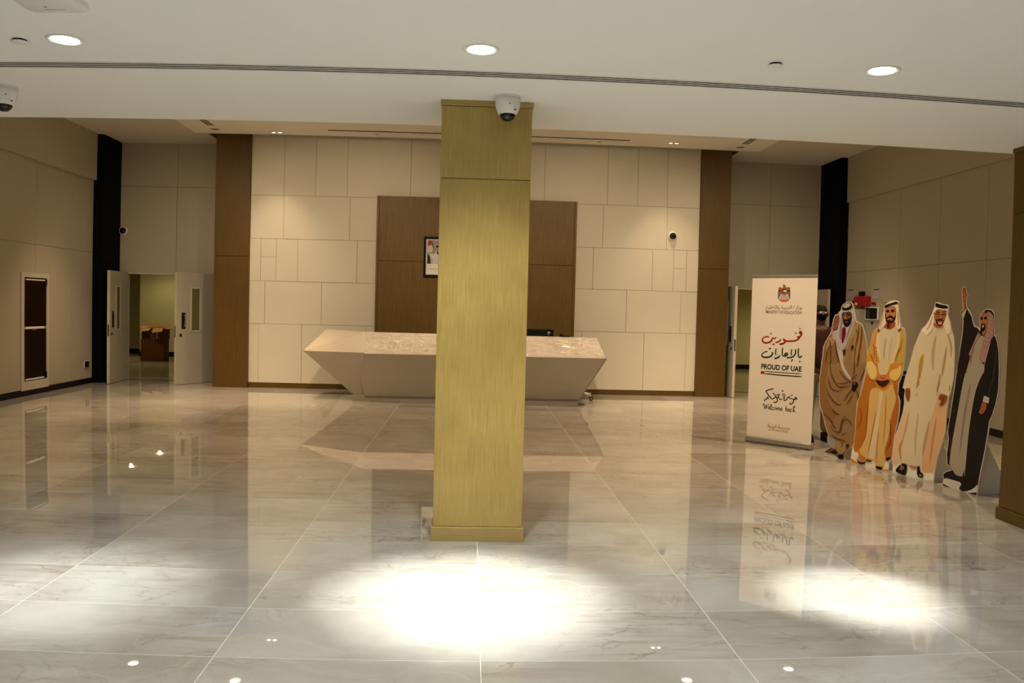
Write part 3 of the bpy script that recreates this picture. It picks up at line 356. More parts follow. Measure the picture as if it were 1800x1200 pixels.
    (2, 16, 14, 16, 7.5, [394, 448, 405, 466, 413, 461, 413, 436]),
    (2, 16, 14, 16, 7.5, [412, 448, 424, 466, 432, 461, 432, 440, 442, 440]),
    (2, 16, 14, 16, 7.0, [444, 451, 463, 458, 463, 467, 452, 467, 444, 452, 451, 436, 470, 443]),
    (2, 16, 14, 16, 9.1, [515, 496, 511, 471, 511, 438]),
    (2, 16, 14, 16, 7.5, [511, 456, 524, 468, 534, 459, 530, 441, 513, 438]),
    (2, 16, 14, 16, 7.5, [559, 466, 546, 466, 541, 450, 548, 436, 559, 442, 562, 466]),
    (2, 16, 14, 16, 7.5, [561, 463, 561, 439, 570, 441]),
    (2, 16, 14, 16, 7.5, [593, 465, 581, 468, 573, 452, 578, 436, 594, 442]),
    (2, 16, 14, 16, 8.6, [619, 506, 609, 486, 607, 436]),
    (2, 16, 14, 16, 7.0, [619, 506, 629, 504, 625, 492, 611, 483]),
    (2, 16, 14, 16, 7.5, [608, 451, 626, 468]),
    (2, 16, 14, 16, 7.5, [614, 456, 624, 438, 637, 443]),
])
LENS_POLY = [0.035391433, 1.0111406e-05, -1.2640683e-05, 1.6961509e-07]
CAM_AXES = [[0.9983795, 0.0520479, -0.0230097], [-0.0510563, 0.9978221, 0.0417648], [0.0251334, -0.0405223, 0.9988625]]

# ------------------------------------------------------------------ camera
cam_data = bpy.data.cameras.new('camera')
cam = bpy.data.objects.new('camera', cam_data)
col.objects.link(cam)
rx, fy, uz = [Vector([CAM_AXES[r][c] for r in range(3)]) for c in range(3)]
m = Matrix.Identity(4)
for r in range(3):
    m[r][0], m[r][1], m[r][2] = rx[r], uz[r], -fy[r]
m[2][3] = 1.588
cam.matrix_world = m
cam_data.sensor_width = 36.0
cam_data.sensor_height = 24.0
cam_data.lens = 28.6
cam_data.clip_start = 0.05
cam_data.clip_end = 200
# the photograph's wide-angle lens bends straight lines outwards a little (barrel distortion)
cam_data.type = 'PANO'
cam_data.panorama_type = 'FISHEYE_LENS_POLYNOMIAL'
cam_data.fisheye_fov = math.radians(120)
cam_data.fisheye_polynomial_k0 = 0.0
cam_data.fisheye_polynomial_k1 = -LENS_POLY[0]
cam_data.fisheye_polynomial_k2 = -LENS_POLY[1]
cam_data.fisheye_polynomial_k3 = -LENS_POLY[2]
cam_data.fisheye_polynomial_k4 = -LENS_POLY[3]
scene.camera = cam

# ------------------------------------------------------------------ world, exposure
world = bpy.data.worlds.new('world')
scene.world = world
world.use_nodes = True
world.node_tree.nodes['Background'].inputs[0].default_value = (0.8, 0.85, 1.0, 1)
world.node_tree.nodes['Background'].inputs[1].default_value = 0.0
scene.view_settings.view_transform = 'Standard'
scene.view_settings.look = 'None'
scene.view_settings.exposure = 0.36
scene.view_settings.gamma = 1.0
scene.view_settings.use_curve_mapping = False
scene.render.film_transparent = False
scene.cycles.max_bounces = 8
scene.cycles.diffuse_bounces = 5
scene.cycles.glossy_bounces = 4
scene.cycles.transparent_max_bounces = 24
scene.cycles.use_denoising = True
scene.cycles.sample_clamp_indirect = 6.0

COOL = (0.97, 1.0, 0.94)
WARM = (1.0, 0.78, 0.53)
AMBER = (1.0, 0.70, 0.42)

def lamp_spot(name, loc, power, size_deg, blend, colour, radius=0.07, aim=None):
    d = bpy.data.lights.new(name, 'SPOT')
    d.energy = power
    d.spot_size = math.radians(size_deg)
    d.spot_blend = blend
    d.color = colour
    d.shadow_soft_size = radius
    o = bpy.data.objects.new(name, d)
    col.objects.link(o)
    o.location = loc
    if aim is not None:
        o.rotation_euler = (Vector(aim) - Vector(loc)).to_track_quat('-Z', 'Y').to_euler()
    return o

def lamp_area(name, loc, power, sx, sy, colour, rot=(0, 0, 0)):
    d = bpy.data.lights.new(name, 'AREA')
    d.shape = 'RECTANGLE'
    d.size = sx
    d.size_y = sy
    d.energy = power
    d.color = colour
    o = bpy.data.objects.new(name, d)
    col.objects.link(o)
    o.location = loc
    o.rotation_euler = rot
    return o

Z1 = 2.975     # low ceiling of the front hall
Z2 = 4.71      # high ceiling of the reception hall
FRONT_LIGHTS = [(-2.214, 4.314, 520, 36), (0.021, 4.320, 1300, 37), (2.258, 4.305, 1050, 24)]
for x, y, e, cone in FRONT_LIGHTS:
    lamp_spot('downlight_lamp', (x, y, Z1 - 0.02), e, cone, 1.0, COOL)
    lamp_spot('downlight_lamp', (x, y, Z1 - 0.02), 170, 130, 1.0, COOL)
for x in (-4.45, -2.214, 0.021, 2.258, 4.5):
    lamp_spot('downlight_lamp', (x, 0.6, Z1 - 0.02), 330 if abs(x) < 3 else 25, 130, 1.0, COOL)
BACK_LIGHTS = [(-5.75, 13.5, 60), (5.78, 13.45, 50), (-3.79, 13.0, 110), (3.81, 13.05, 110),
               (-3.6, 14.45, 26), (3.62, 14.4, 26), (0.0, 12.8, 70)]
for x, y, e in BACK_LIGHTS:
    lamp_spot('spotlight_lamp', (x, y, Z2 - 0.06), e * 4.5, 74, 0.9, AMBER, 0.03)
for x, y, e, cone in [(-3.55, 13.55, 150, 46), (3.9, 13.75, 150, 46), (-5.0, 11.6, 200, 44), (-3.1, 9.0, 60, 40), (-1.9, 12.7, 30, 70), (1.95, 12.7, 30, 70)]:  # last two are unseen spots added for highlights on the desk film
    lamp_spot('spotlight_lamp', (x, y, Z2 - 0.06), e * 2.2, cone, 0.9, AMBER, 0.04)
for x, y, e in [(-4.5, 11.0, 80), (4.5, 11.0, 80), (-1.8, 10.4, 110), (1.8, 10.4, 110)]:
    lamp_spot('spotlight_lamp', (x, y, Z2 - 0.06), e * 3.1, 84, 1.0, WARM, 0.05, aim=(x * 1.15, 15.1, 1.3))
for x, y, e in [(-5.3, 8.8, 80), (5.0, 8.6, 95), (-2.6, 8.6, 45), (0, 8.2, 20), (2.6, 8.2, 120)]:
    lamp_spot('spotlight_lamp', (x, y, Z2 - 0.06), e * 4.5, 104, 1.0, AMBER, 0.05)
lamp_spot('corridor_lamp', (-8.48, 20.07, 2.57), 26, 165, 0.6, (1.0, 0.82, 0.40), 0.05)
lamp_spot('corridor_lamp', (-8.45, 21.92, 2.57), 24, 165, 0.6, (1.0, 0.82, 0.40), 0.05)
lamp_spot('corridor_lamp', (9.6, 20.5, 2.57), 110, 165, 0.6, (1.0, 0.82, 0.42), 0.05)

# ------------------------------------------------------------------ materials
def srgb(r, g, b):
    def f(c):
        c = c / 255.0
        return c / 12.92 if c <= 0.04045 else ((c + 0.055) / 1.055) ** 2.4
    return (f(r), f(g), f(b), 1.0)

def new_mat(name):
    mt = bpy.data.materials.new(name)
    mt.use_nodes = True
    nt = mt.node_tree
    return mt, nt, nt.nodes['Principled BSDF']

def mat(name, colour, rough=0.6, metal=0.0, spec=0.5, noise=0.0, nscale=20.0, coat=0.0):
    mt, nt, b = new_mat(name)
    c = colour if len(colour) == 4 else (*colour, 1.0)
    b.inputs['Base Color'].default_value = c
    b.inputs['Roughness'].default_value = rough
    b.inputs['Metallic'].default_value = metal
    b.inputs['Specular IOR Level'].default_value = spec
    b.inputs['Coat Weight'].default_value = coat
    b.inputs['Coat Roughness'].default_value = 0.08
    if noise > 0:
        tc = nt.nodes.new('ShaderNodeTexCoord')
        n = nt.nodes.new('ShaderNodeTexNoise')
        n.inputs['Scale'].default_value = nscale
        n.inputs['Detail'].default_value = 5
        mix = nt.nodes.new('ShaderNodeMix')
        mix.data_type = 'RGBA'
        mix.inputs['A'].default_value = tuple(v * (1 - noise) for v in c[:3]) + (1,)
        mix.inputs['B'].default_value = tuple(min(1, v * (1 + noise)) for v in c[:3]) + (1,)
        nt.links.new(tc.outputs['Object'], n.inputs['Vector'])
        nt.links.new(n.outputs['Fac'], mix.inputs['Factor'])
        nt.links.new(mix.outputs['Result'], b.inputs['Base Color'])
    return mt

def wood(name, dark, light, grain=(38, 38, 0.9), rough=0.45, spec=0.4, stain=0.25):
    mt, nt, b = new_mat(name)
    tc = nt.nodes.new('ShaderNodeTexCoord')
    mp = nt.nodes.new('ShaderNodeMapping')
    mp.inputs['Scale'].default_value = grain
    n1 = nt.nodes.new('ShaderNodeTexNoise')
    n1.inputs['Scale'].default_value = 3.0
    n1.inputs['Detail'].default_value = 7
    n1.inputs['Roughness'].default_value = 0.7
    n2 = nt.nodes.new('ShaderNodeTexNoise')
    n2.inputs['Scale'].default_value = 2.2
    n2.inputs['Detail'].default_value = 3
    ramp = nt.nodes.new('ShaderNodeValToRGB')
    ramp.color_ramp.elements[0].position = 0.36
    ramp.color_ramp.elements[0].color = dark
    ramp.color_ramp.elements[1].position = 0.62
    ramp.color_ramp.elements[1].color = light
    mix = nt.nodes.new('ShaderNodeMix')
    mix.data_type = 'RGBA'
    mix.blend_type = 'MULTIPLY'
    mr = nt.nodes.new('ShaderNodeMapRange')
    mr.inputs['From Min'].default_value = 0.35
    mr.inputs['From Max'].default_value = 0.65
    mr.inputs['To Min'].default_value = 0.0
    mr.inputs['To Max'].default_value = stain
    mix.inputs['B'].default_value = (0.62, 0.56, 0.5, 1)
    nt.links.new(tc.outputs['Object'], mp.inputs['Vector'])
    nt.links.new(mp.outputs['Vector'], n1.inputs['Vector'])
    nt.links.new(tc.outputs['Object'], n2.inputs['Vector'])
    nt.links.new(n1.outputs['Fac'], ramp.inputs['Fac'])
    nt.links.new(n2.outputs['Fac'], mr.inputs['Value'])
    nt.links.new(mr.outputs['Result'], mix.inputs['Factor'])
    nt.links.new(ramp.outputs['Color'], mix.inputs['A'])
    nt.links.new(mix.outputs['Result'], b.inputs['Base Color'])
    b.inputs['Roughness'].default_value = rough
    b.inputs['Specular IOR Level'].default_value = spec
    return mt

def marble(name):
    mt, nt, b = new_mat(name)
    geo = nt.nodes.new('ShaderNodeNewGeometry')
    info = nt.nodes.new('ShaderNodeObjectInfo')
    sc = nt.nodes.new('ShaderNodeVectorMath')
    sc.operation = 'SCALE'
    comb = nt.nodes.new('ShaderNodeCombineXYZ')
    add = nt.nodes.new('ShaderNodeVectorMath')
    add.operation = 'ADD'
    nt.links.new(info.outputs['Random'], comb.inputs['Z'])
    nt.links.new(comb.outputs['Vector'], sc.inputs[0])
    sc.inputs['Scale'].default_value = 7.0
    nt.links.new(geo.outputs['Position'], add.inputs[0])
    nt.links.new(sc.outputs['Vector'], add.inputs[1])
    warp = nt.nodes.new('ShaderNodeTexNoise')
    warp.inputs['Scale'].default_value = 1.3
    warp.inputs['Detail'].default_value = 3
    nt.links.new(add.outputs['Vector'], warp.inputs['Vector'])
    wsc = nt.nodes.new('ShaderNodeVectorMath')
    wsc.operation = 'SCALE'
    wsc.inputs['Scale'].default_value = 1.0
    nt.links.new(warp.outputs['Color'], wsc.inputs[0])
    add2 = nt.nodes.new('ShaderNodeVectorMath')
    add2.operation = 'ADD'
    nt.links.new(add.outputs['Vector'], add2.inputs[0])
    nt.links.new(wsc.outputs['Vector'], add2.inputs[1])
    # cloud
    cl = nt.nodes.new('ShaderNodeTexNoise')
    cl.inputs['Scale'].default_value = 1.1
    cl.inputs['Detail'].default_value = 6
    nt.links.new(add2.outputs['Vector'], cl.inputs['Vector'])
    r1 = nt.nodes.new('ShaderNodeValToRGB')
    r1.color_ramp.elements[0].position = 0.3
    r1.color_ramp.elements[0].color = (0.275, 0.255, 0.222, 1)
    r1.color_ramp.elements[1].position = 0.68
    r1.color_ramp.elements[1].color = (0.41, 0.40, 0.372, 1)
    nt.links.new(cl.outputs['Fac'], r1.inputs['Fac'])
    # thin veins: narrow band of a warped noise
    mp = nt.nodes.new('ShaderNodeMapping')
    mp.inputs['Scale'].default_value = (0.7, 2.6, 1.0)
    nt.links.new(add2.outputs['Vector'], mp.inputs['Vector'])
    vn = nt.nodes.new('ShaderNodeTexNoise')
    vn.inputs['Scale'].default_value = 1.5
    vn.inputs['Detail'].default_value = 9
    vn.inputs['Roughness'].default_value = 0.62
    nt.links.new(mp.outputs['Vector'], vn.inputs['Vector'])
    r2 = nt.nodes.new('ShaderNodeValToRGB')
    r2.color_ramp.elements[0].position = 0.488
    r2.color_ramp.elements[0].color = (1, 1, 1, 1)
    r2.color_ramp.elements[1].position = 0.512
    r2.color_ramp.elements[1].color = (1, 1, 1, 1)
    e = r2.color_ramp.elements.new(0.5)
    e.color = (0.50, 0.44, 0.38, 1)
    nt.links.new(vn.outputs['Fac'], r2.inputs['Fac'])
    # vein strength varies
    ms = nt.nodes.new('ShaderNodeTexNoise')
    ms.inputs['Scale'].default_value = 0.9
    nt.links.new(add.outputs['Vector'], ms.inputs['Vector'])
    mr = nt.nodes.new('ShaderNodeMapRange')
    mr.inputs['From Min'].default_value = 0.42
    mr.inputs['From Max'].default_value = 0.66
    mr.inputs['To Min'].default_value = 0.0
    mr.inputs['To Max'].default_value = 0.75
    nt.links.new(ms.outputs['Fac'], mr.inputs['Value'])
    mx = nt.nodes.new('ShaderNodeMix')
    mx.data_type = 'RGBA'
    mx.blend_type = 'MULTIPLY'
    nt.links.new(mr.outputs['Result'], mx.inputs['Factor'])
    nt.links.new(r1.outputs['Color'], mx.inputs['A'])
    nt.links.new(r2.outputs['Color'], mx.inputs['B'])
    # pale veins
    vn2 = nt.nodes.new('ShaderNodeTexNoise')
    vn2.inputs['Scale'].default_value = 1.1
    vn2.inputs['Detail'].default_value = 6
    mp2 = nt.nodes.new('ShaderNodeMapping')
    mp2.inputs['Location'].default_value = (3.7, 1.2, 5.0)
    mp2.inputs['Scale'].default_value = (0.6, 1.9, 1.0)
    nt.links.new(add2.outputs['Vector'], mp2.inputs['Vector'])
    nt.links.new(mp2.outputs['Vector'], vn2.inputs['Vector'])
    r3 = nt.nodes.new('ShaderNodeValToRGB')
    r3.color_ramp.elements[0].position = 0.47
    r3.color_ramp.elements[0].color = (0, 0, 0, 1)
    r3.color_ramp.elements[1].position = 0.53
    r3.color_ramp.elements[1].color = (0, 0, 0, 1)
    e = r3.color_ramp.elements.new(0.5)
    e.color = (0.07, 0.07, 0.07, 1)
    nt.links.new(vn2.outputs['Fac'], r3.inputs['Fac'])
    mx2 = nt.nodes.new('ShaderNodeMix')
    mx2.data_type = 'RGBA'
    mx2.inputs['B'].default_value = (0.78, 0.74, 0.67, 1)
    nt.links.new(r3.outputs['Color'], mx2.inputs['Factor'])
    nt.links.new(mx.outputs['Result'], mx2.inputs['A'])
    # fine brown streaks running along the slabs
    mp3 = nt.nodes.new('ShaderNodeMapping')
    mp3.inputs['Scale'].default_value = (1.6, 15.0, 1.0)
    nt.links.new(add.outputs['Vector'], mp3.inputs['Vector'])
    st = nt.nodes.new('ShaderNodeTexNoise')
    st.inputs['Scale'].default_value = 1.0
    st.inputs['Detail'].default_value = 8
    st.inputs['Roughness'].default_value = 0.65
    nt.links.new(mp3.outputs['Vector'], st.inputs['Vector'])
    r4 = nt.nodes.new('ShaderNodeValToRGB')
    r4.color_ramp.elements[0].position = 0.30
    r4.color_ramp.elements[0].color = (0.62, 0.52, 0.42, 1)
    r4.color_ramp.elements[1].position = 0.52
    r4.color_ramp.elements[1].color = (1, 1, 1, 1)
    nt.links.new(st.outputs['Fac'], r4.inputs['Fac'])
    mx3 = nt.nodes.new('ShaderNodeMix')
    mx3.data_type = 'RGBA'
    mx3.blend_type = 'MULTIPLY'
    nt.links.new(mr.outputs['Result'], mx3.inputs['Factor'])
    nt.links.new(mx2.outputs['Result'], mx3.inputs['A'])
    nt.links.new(r4.outputs['Color'], mx3.inputs['B'])
    nt.links.new(mx3.outputs['Result'], b.inputs['Base Color'])
    b.inputs['Roughness'].default_value = 0.014
    b.inputs['IOR'].default_value = 2.15
    b.inputs['Specular IOR Level'].default_value = 0.62
    return mt

def emit(name, colour, strength):
    mt = bpy.data.materials.new(name)
    mt.use_nodes = True
    nt = mt.node_tree
    nt.nodes.remove(nt.nodes['Principled BSDF'])
    e = nt.nodes.new('ShaderNodeEmission')
    e.inputs[0].default_value = (*colour, 1)
    e.inputs[1].default_value = strength
    nt.links.new(e.outputs[0], nt.nodes['Material Output'].inputs[0])
    return mt

def print_mat(name, gain=1.0):
    mt, nt, b = new_mat(name)
    a = nt.nodes.new('ShaderNodeVertexColor')
    a.layer_name = 'ink'
    nt.links.new(a.outputs['Color'], b.inputs['Base Color'])
    nt.links.new(a.outputs['Alpha'], b.inputs['Alpha'])
    b.inputs['Roughness'].default_value = 0.5
    b.inputs['Specular IOR Level'].default_value = 0.25
    return mt

M = {}
M['plaster'] = mat('ceiling_paint', (0.86, 0.87, 0.84), 0.9, spec=0.2)
M['ceil_warm'] = mat('high_ceiling_paint', (0.78, 0.745, 0.67), 0.9, spec=0.2)
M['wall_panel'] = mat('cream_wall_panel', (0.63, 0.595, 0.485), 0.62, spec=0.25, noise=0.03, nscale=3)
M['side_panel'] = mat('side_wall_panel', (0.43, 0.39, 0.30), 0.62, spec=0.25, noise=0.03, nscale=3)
M['ceil_outer'] = mat('outer_ceiling_darker', (0.60, 0.565, 0.49), 0.9, spec=0.2)  # outer strips of the high ceiling, a darker tone than the dropped centre
M['joint'] = mat('dark_joint', (0.15, 0.13, 0.09), 0.9)
M['gold'] = wood('gold_wood', srgb(164, 137, 70), srgb(192, 164, 92), grain=(75, 75, 1.2), stain=0.45)
M['gold_flat'] = wood('gold_wood_across', srgb(160, 135, 74), srgb(188, 161, 98), grain=(1.2, 75, 75))
M['brown'] = wood('brown_wood', srgb(80, 57, 8), srgb(97, 71, 17), rough=0.5)
M['panelwood'] = wood('desk_wall_wood', srgb(90, 68, 17), srgb(116, 90, 32), rough=0.5)
M['black'] = mat('black_cladding', (0.003, 0.003, 0.003), 0.7, spec=0.08)
M['matt_black'] = mat('matt_black', (0.008, 0.008, 0.008), 0.75, spec=0.15)
M['black_gloss'] = mat('black_gloss', (0.006, 0.006, 0.007), 0.06, spec=0.6)
M['grout'] = mat('pale_grout', (0.72, 0.68, 0.60), 0.8)
M['marble'] = marble('polished_marble')
M['skirting'] = mat('black_skirting', (0.007, 0.006, 0.006), 0.4, spec=0.2)
M['white_metal'] = mat('white_metal', (0.80, 0.79, 0.75), 0.35)
M['door'] = mat('door_laminate', (0.42, 0.385, 0.31), 0.55, spec=0.3)
M['door_edge'] = mat('door_edging', (0.56, 0.51, 0.41), 0.5)
M['steel'] = mat('brushed_steel', (0.45, 0.43, 0.40), 0.3, metal=1.0)
M['alu'] = mat('satin_aluminium', (0.36, 0.35, 0.33), 0.42, metal=0.6)
M['glass_dark'] = mat('smoked_glass', (0.014, 0.005, 0.003), 0.2, spec=0.25)
M['glass_green'] = mat('wired_glass', (0.16, 0.14, 0.06), 0.1)
M['cardboard'] = mat('cardboard', srgb(118, 70, 32), 0.85, noise=0.12, nscale=6)
M['cardboard_light'] = mat('cardboard_inside', srgb(205, 158, 92), 0.85, noise=0.1, nscale=6)
M['corridor'] = mat('corridor_paint', (0.62, 0.55, 0.30), 0.8)
M['corridor_floor'] = mat('corridor_floor', (0.55, 0.48, 0.34), 0.12)
M['desk'] = mat('desk_solid_surface', (0.43, 0.375, 0.295), 0.3, spec=0.4, coat=0.15)
M['red'] = mat('red_plastic', (0.36, 0.01, 0.012), 0.4)
M['paper'] = mat('paper', (0.70, 0.68, 0.64), 0.8)
M['grey_paper'] = mat('printed_grey', (0.42, 0.40, 0.40), 0.8)
M['foam'] = mat('white_foam_board', (0.64, 0.61, 0.56), 0.6)
M['banner'] = mat('banner_vinyl', (0.84, 0.79, 0.71), 0.45, spec=0.3)
M['print'] = print_mat('printed_ink')
M['lamp'] = emit('lamp_diffuser', (1.0, 0.98, 0.95), 9.0)
M['lamp_warm'] = emit('warm_lamp_face', (1.0, 0.85, 0.6), 60.0)
M['dark_ring'] = mat('dark_ring', (0.06, 0.06, 0.09), 0.4)

# clear wrapping film left on the desk front: wrinkled gloss
def film_mat():
    mt, nt, b = new_mat('wrapping_film')
    b.inputs['Base Color'].default_value = (0.45, 0.395, 0.32, 1)
    b.inputs['Roughness'].default_value = 0.35
    b.inputs['Coat Weight'].default_value = 0.7
    b.inputs['Coat Roughness'].default_value = 0.05
    tc = nt.nodes.new('ShaderNodeTexCoord')
    mp = nt.nodes.new('ShaderNodeMapping')
    mp.inputs['Scale'].default_value = (1.3, 1.0, 4.0)
    n = nt.nodes.new('ShaderNodeTexNoise')
    n.inputs['Scale'].default_value = 3.4
    n.inputs['Detail'].default_value = 1
    n.inputs['Distortion'].default_value = 2.2
    bp = nt.nodes.new('ShaderNodeBump')
    bp.inputs['Strength'].default_value = 0.55
    bp.inputs['Distance'].default_value = 0.06
    nt.links.new(tc.outputs['Object'], mp.inputs['Vector'])
    nt.links.new(mp.outputs['Vector'], n.inputs['Vector'])
    nt.links.new(n.outputs['Fac'], bp.inputs['Height'])
    nt.links.new(bp.outputs['Normal'], b.inputs['Normal'])
    nt.links.new(bp.outputs['Normal'], b.inputs['Coat Normal'])
    return mt
M['film'] = film_mat()

# ------------------------------------------------------------------ building helpers
def tag(o, label=None, cat=None, group=None, kind=None):
    if label: o['label'] = label
    if cat: o['category'] = cat
    if group: o['group'] = group
    if kind: o['kind'] = kind
    return o

def thing(name, label, cat, loc=(0, 0, 0), rotz=0.0, group=None):
    o = bpy.data.objects.new(name, None)
    o.empty_display_size = 0.1
    col.objects.link(o)
    o.location = loc
    o.rotation_euler = (0, 0, rotz)
    return tag(o, label, cat, group)

class MB:
    def __init__(self):
        self.v, self.f, self.s = [], [], []
    def add(self, vs, fs, smooth=False):
        n = len(self.v)
        self.v += [tuple(p) for p in vs]
        self.f += [tuple(i + n for i in f) for f in fs]
        self.s += [smooth] * len(fs)
        return self
    def box(self, x0, x1, y0, y1, z0, z1):
        vs = [(x, y, z) for z in (z0, z1) for y in (y0, y1) for x in (x0, x1)]
        return self.add(vs, [(0, 2, 3, 1), (4, 5, 7, 6), (0, 1, 5, 4), (2, 6, 7, 3), (0, 4, 6, 2), (1, 3, 7, 5)])
    def bbox(self, x0, x1, y0, y1, z0, z1, c=0.004):
        """box with chamfered edges on every side (28 faces worth of shape kept cheap)"""
        xs, ys, zs = (x0, x0 + c, x1 - c, x1), (y0, y0 + c, y1 - c, y1), (z0, z0 + c, z1 - c, z1)
        vs, idx = [], {}
        for sx in (0, 1):
            for sy in (0, 1):
                for sz in (0, 1):
                    X = (xs[0], xs[1]) if sx == 0 else (xs[3], xs[2])
                    Y = (ys[0], ys[1]) if sy == 0 else (ys[3], ys[2])
                    Z = (zs[0], zs[1]) if sz == 0 else (zs[3], zs[2])
                    for a, p in enumerate(((X[0], Y[1], Z[1]), (X[1], Y[0], Z[1]), (X[1], Y[1], Z[0]))):
                        idx[(sx, sy, sz, a)] = len(vs)
                        vs.append(p)
        g = lambda *k: idx[k]
        fs = []
        for a in range(3):
            for s in (0, 1):
                q = []
                for u, w in ((0, 0), (1, 0), (1, 1), (0, 1)):
                    k = [0, 0, 0]
                    k[a] = s
                    k[(a + 1) % 3] = u
                    k[(a + 2) % 3] = w
                    q.append(g(k[0], k[1], k[2], a))
                fs.append(tuple(q) if s else tuple(reversed(q)))
        for a in range(3):
            b_, c_ = (a + 1) % 3, (a + 2) % 3
            for u in (0, 1):
                for w in (0, 1):
                    k0 = [0, 0, 0]; k1 = [0, 0, 0]
                    k0[a], k1[a] = 0, 1
                    k0[b_] = k1[b_] = u
                    k0[c_] = k1[c_] = w
                    q = (g(*k0, b_), g(*k1, b_), g(*k1, c_), g(*k0, c_))
                    fs.append(q if (u ^ w) else tuple(reversed(q)))
        for sx in (0, 1):
            for sy in (0, 1):
                for sz in (0, 1):
                    q = (g(sx, sy, sz, 0), g(sx, sy, sz, 1), g(sx, sy, sz, 2))
                    fs.append(q if (sx + sy + sz) % 2 else tuple(reversed(q)))
        return self.add(vs, fs)
    def prism(self, pts, z0, z1):
        n = len(pts)
        vs = [(p[0], p[1], z0) for p in pts] + [(p[0], p[1], z1) for p in pts]
        fs = [tuple(range(n - 1, -1, -1)), tuple(range(n, 2 * n))]
        fs += [(i, (i + 1) % n, n + (i + 1) % n, n + i) for i in range(n)]
        return self.add(vs, fs)
    def lathe(self, prof, centre=(0, 0, 0), seg=32, axis='Z', smooth=True):
        vs, fs = [], []
        for r, h in prof:
            for k in range(seg):
                a = 2 * PI * k / seg
                p = (r * math.cos(a), r * math.sin(a), h)
                if axis == 'Y': p = (p[0], p[2], p[1])
                if axis == 'X': p = (p[2], p[0], p[1])
                vs.append((p[0] + centre[0], p[1] + centre[1], p[2] + centre[2]))
        for i in range(len(prof) - 1):
            for k in range(seg):
                k2 = (k + 1) % seg
                fs.append((i * seg + k, i * seg + k2, (i + 1) * seg + k2, (i + 1) * seg + k))
        if prof[0][0] > 1e-6: fs.append(tuple(range(seg)))
        if prof[-1][0] > 1e-6: fs.append(tuple(range((len(prof) - 1) * seg, len(prof) * seg)))
        return self.add(vs, fs, smooth)
    def tube(self, path, r, seg=10, smooth=True):
        P = [Vector(p) for p in path]
        rr = r if isinstance(r, (list, tuple)) else [r] * len(P)
        vs, fs = [], []
        ref = Vector((0, 0, 1))
        for i, p in enumerate(P):
            t = (P[min(i + 1, len(P) - 1)] - P[max(i - 1, 0)]).normalized()
            a = t.cross(ref)
            if a.length < 0.1: a = t.cross(Vector((0, 1, 0)))
            a.normalize()
            b = t.cross(a)
            for k in range(seg):
                w = 2 * PI * k / seg
                vs.append(tuple(p + (a * math.cos(w) + b * math.sin(w)) * rr[i]))
        for i in range(len(P) - 1):
            for k in range(seg):
                k2 = (k + 1) % seg
                fs.append((i * seg + k, i * seg + k2, (i + 1) * seg + k2, (i + 1) * seg + k))
        fs.append(tuple(range(seg)))
        fs.append(tuple(range((len(P) - 1) * seg, len(P) * seg)))
        return self.add(vs, fs, smooth)
    def mesh(self, name):
        me = bpy.data.meshes.new(name)
        me.from_pydata(self.v, [], self.f)
        me.polygons.foreach_set('use_smooth', self.s)
        me.update()
        import bmesh
        b = bmesh.new()
        b.from_mesh(me)
        bmesh.ops.recalc_face_normals(b, faces=b.faces)
        b.to_mesh(me)
        b.free()
        return me
    def build(self, name, material, parent=None, loc=None, rotz=None):
        me = self.mesh(name)
        me.materials.append(material)
        return link(name, me, parent, loc, rotz)

def link(name, me, parent=None, loc=None, rotz=None):
    o = bpy.data.objects.new(name, me)
    col.objects.link(o)
    o.parent = parent
    if loc is not None: o.location = loc
    if rotz is not None: o.rotation_euler = (0, 0, rotz)
    return o

def box(name, material, parent, x0, x1, y0, y1, z0, z1, c=0.0):
    """one box, its origin at its own centre"""
    cx, cy, cz = (x0 + x1) / 2, (y0 + y1) / 2, (z0 + z1) / 2
    b = MB()
    if c > 0: b.bbox(x0 - cx, x1 - cx, y0 - cy, y1 - cy, z0 - cz, z1 - cz, c)
    else: b.box(x0 - cx, x1 - cx, y0 - cy, y1 - cy, z0 - cz, z1 - cz)
    return b.build(name, material, parent, (cx, cy, cz))

def struct(o):
    o['kind'] = 'structure'
    return o

def copy_tree(o, parent=None):
    c = o.copy()
    col.objects.link(c)
    c.parent = parent
    for ch in list(o.children):
        copy_tree(ch, c)
    return c

# ------------------------------------------------------------------ the setting: floor
XL, XR = -7.19, 7.30
floor = struct(box('floor', M['grout'], None, XL - 0.3, XR + 0.3, -4.0, 16.07, -0.25, -0.0004))
tile_me = MB().box(-0.5985, 0.5985, -0.298, 0.298, -0.05, 0.0).mesh('tile')
tile_me.materials.append(M['marble'])
for i in range(12):
    for j in range(22):
        t = link('tile', tile_me, floor)
        t.matrix_parent_inverse = floor.matrix_world.inverted()
        t.location = (-7.123 + 1.2 * i + 0.6, 2.91 + 0.6 * j + 0.3, 0.0)
        t.parent = floor
        t.matrix_parent_inverse = Matrix.Translation((-(XL + XR) / 2, -6.035, 0.12575))
for ex0, ex1 in ((XL - 0.2, -7.125), (7.279, XR + 0.2)):
    struct(box('floor_border', M['marble'], None, ex0, ex1, 2.905, 16.1, -0.05, 0.0))
rest = struct(box('floor', M['marble'], None, XL - 0.3, XR + 0.3, -4.0, 2.905, -0.05, 0.0))
corridor_floor = struct(box('floor', M['corridor_floor'], None, -11.0, 11.0, 16.12, 25.0, -0.2, 0.0))
sill_l = struct(box('trim_1', M['matt_black'], None, -6.87, -4.99, 16.07, 16.12, -0.05, 0.004))
sill_r = struct(box('trim_2', M['matt_black'], None, 5.0, 6.93, 16.07, 16.12, -0.05, 0.004))

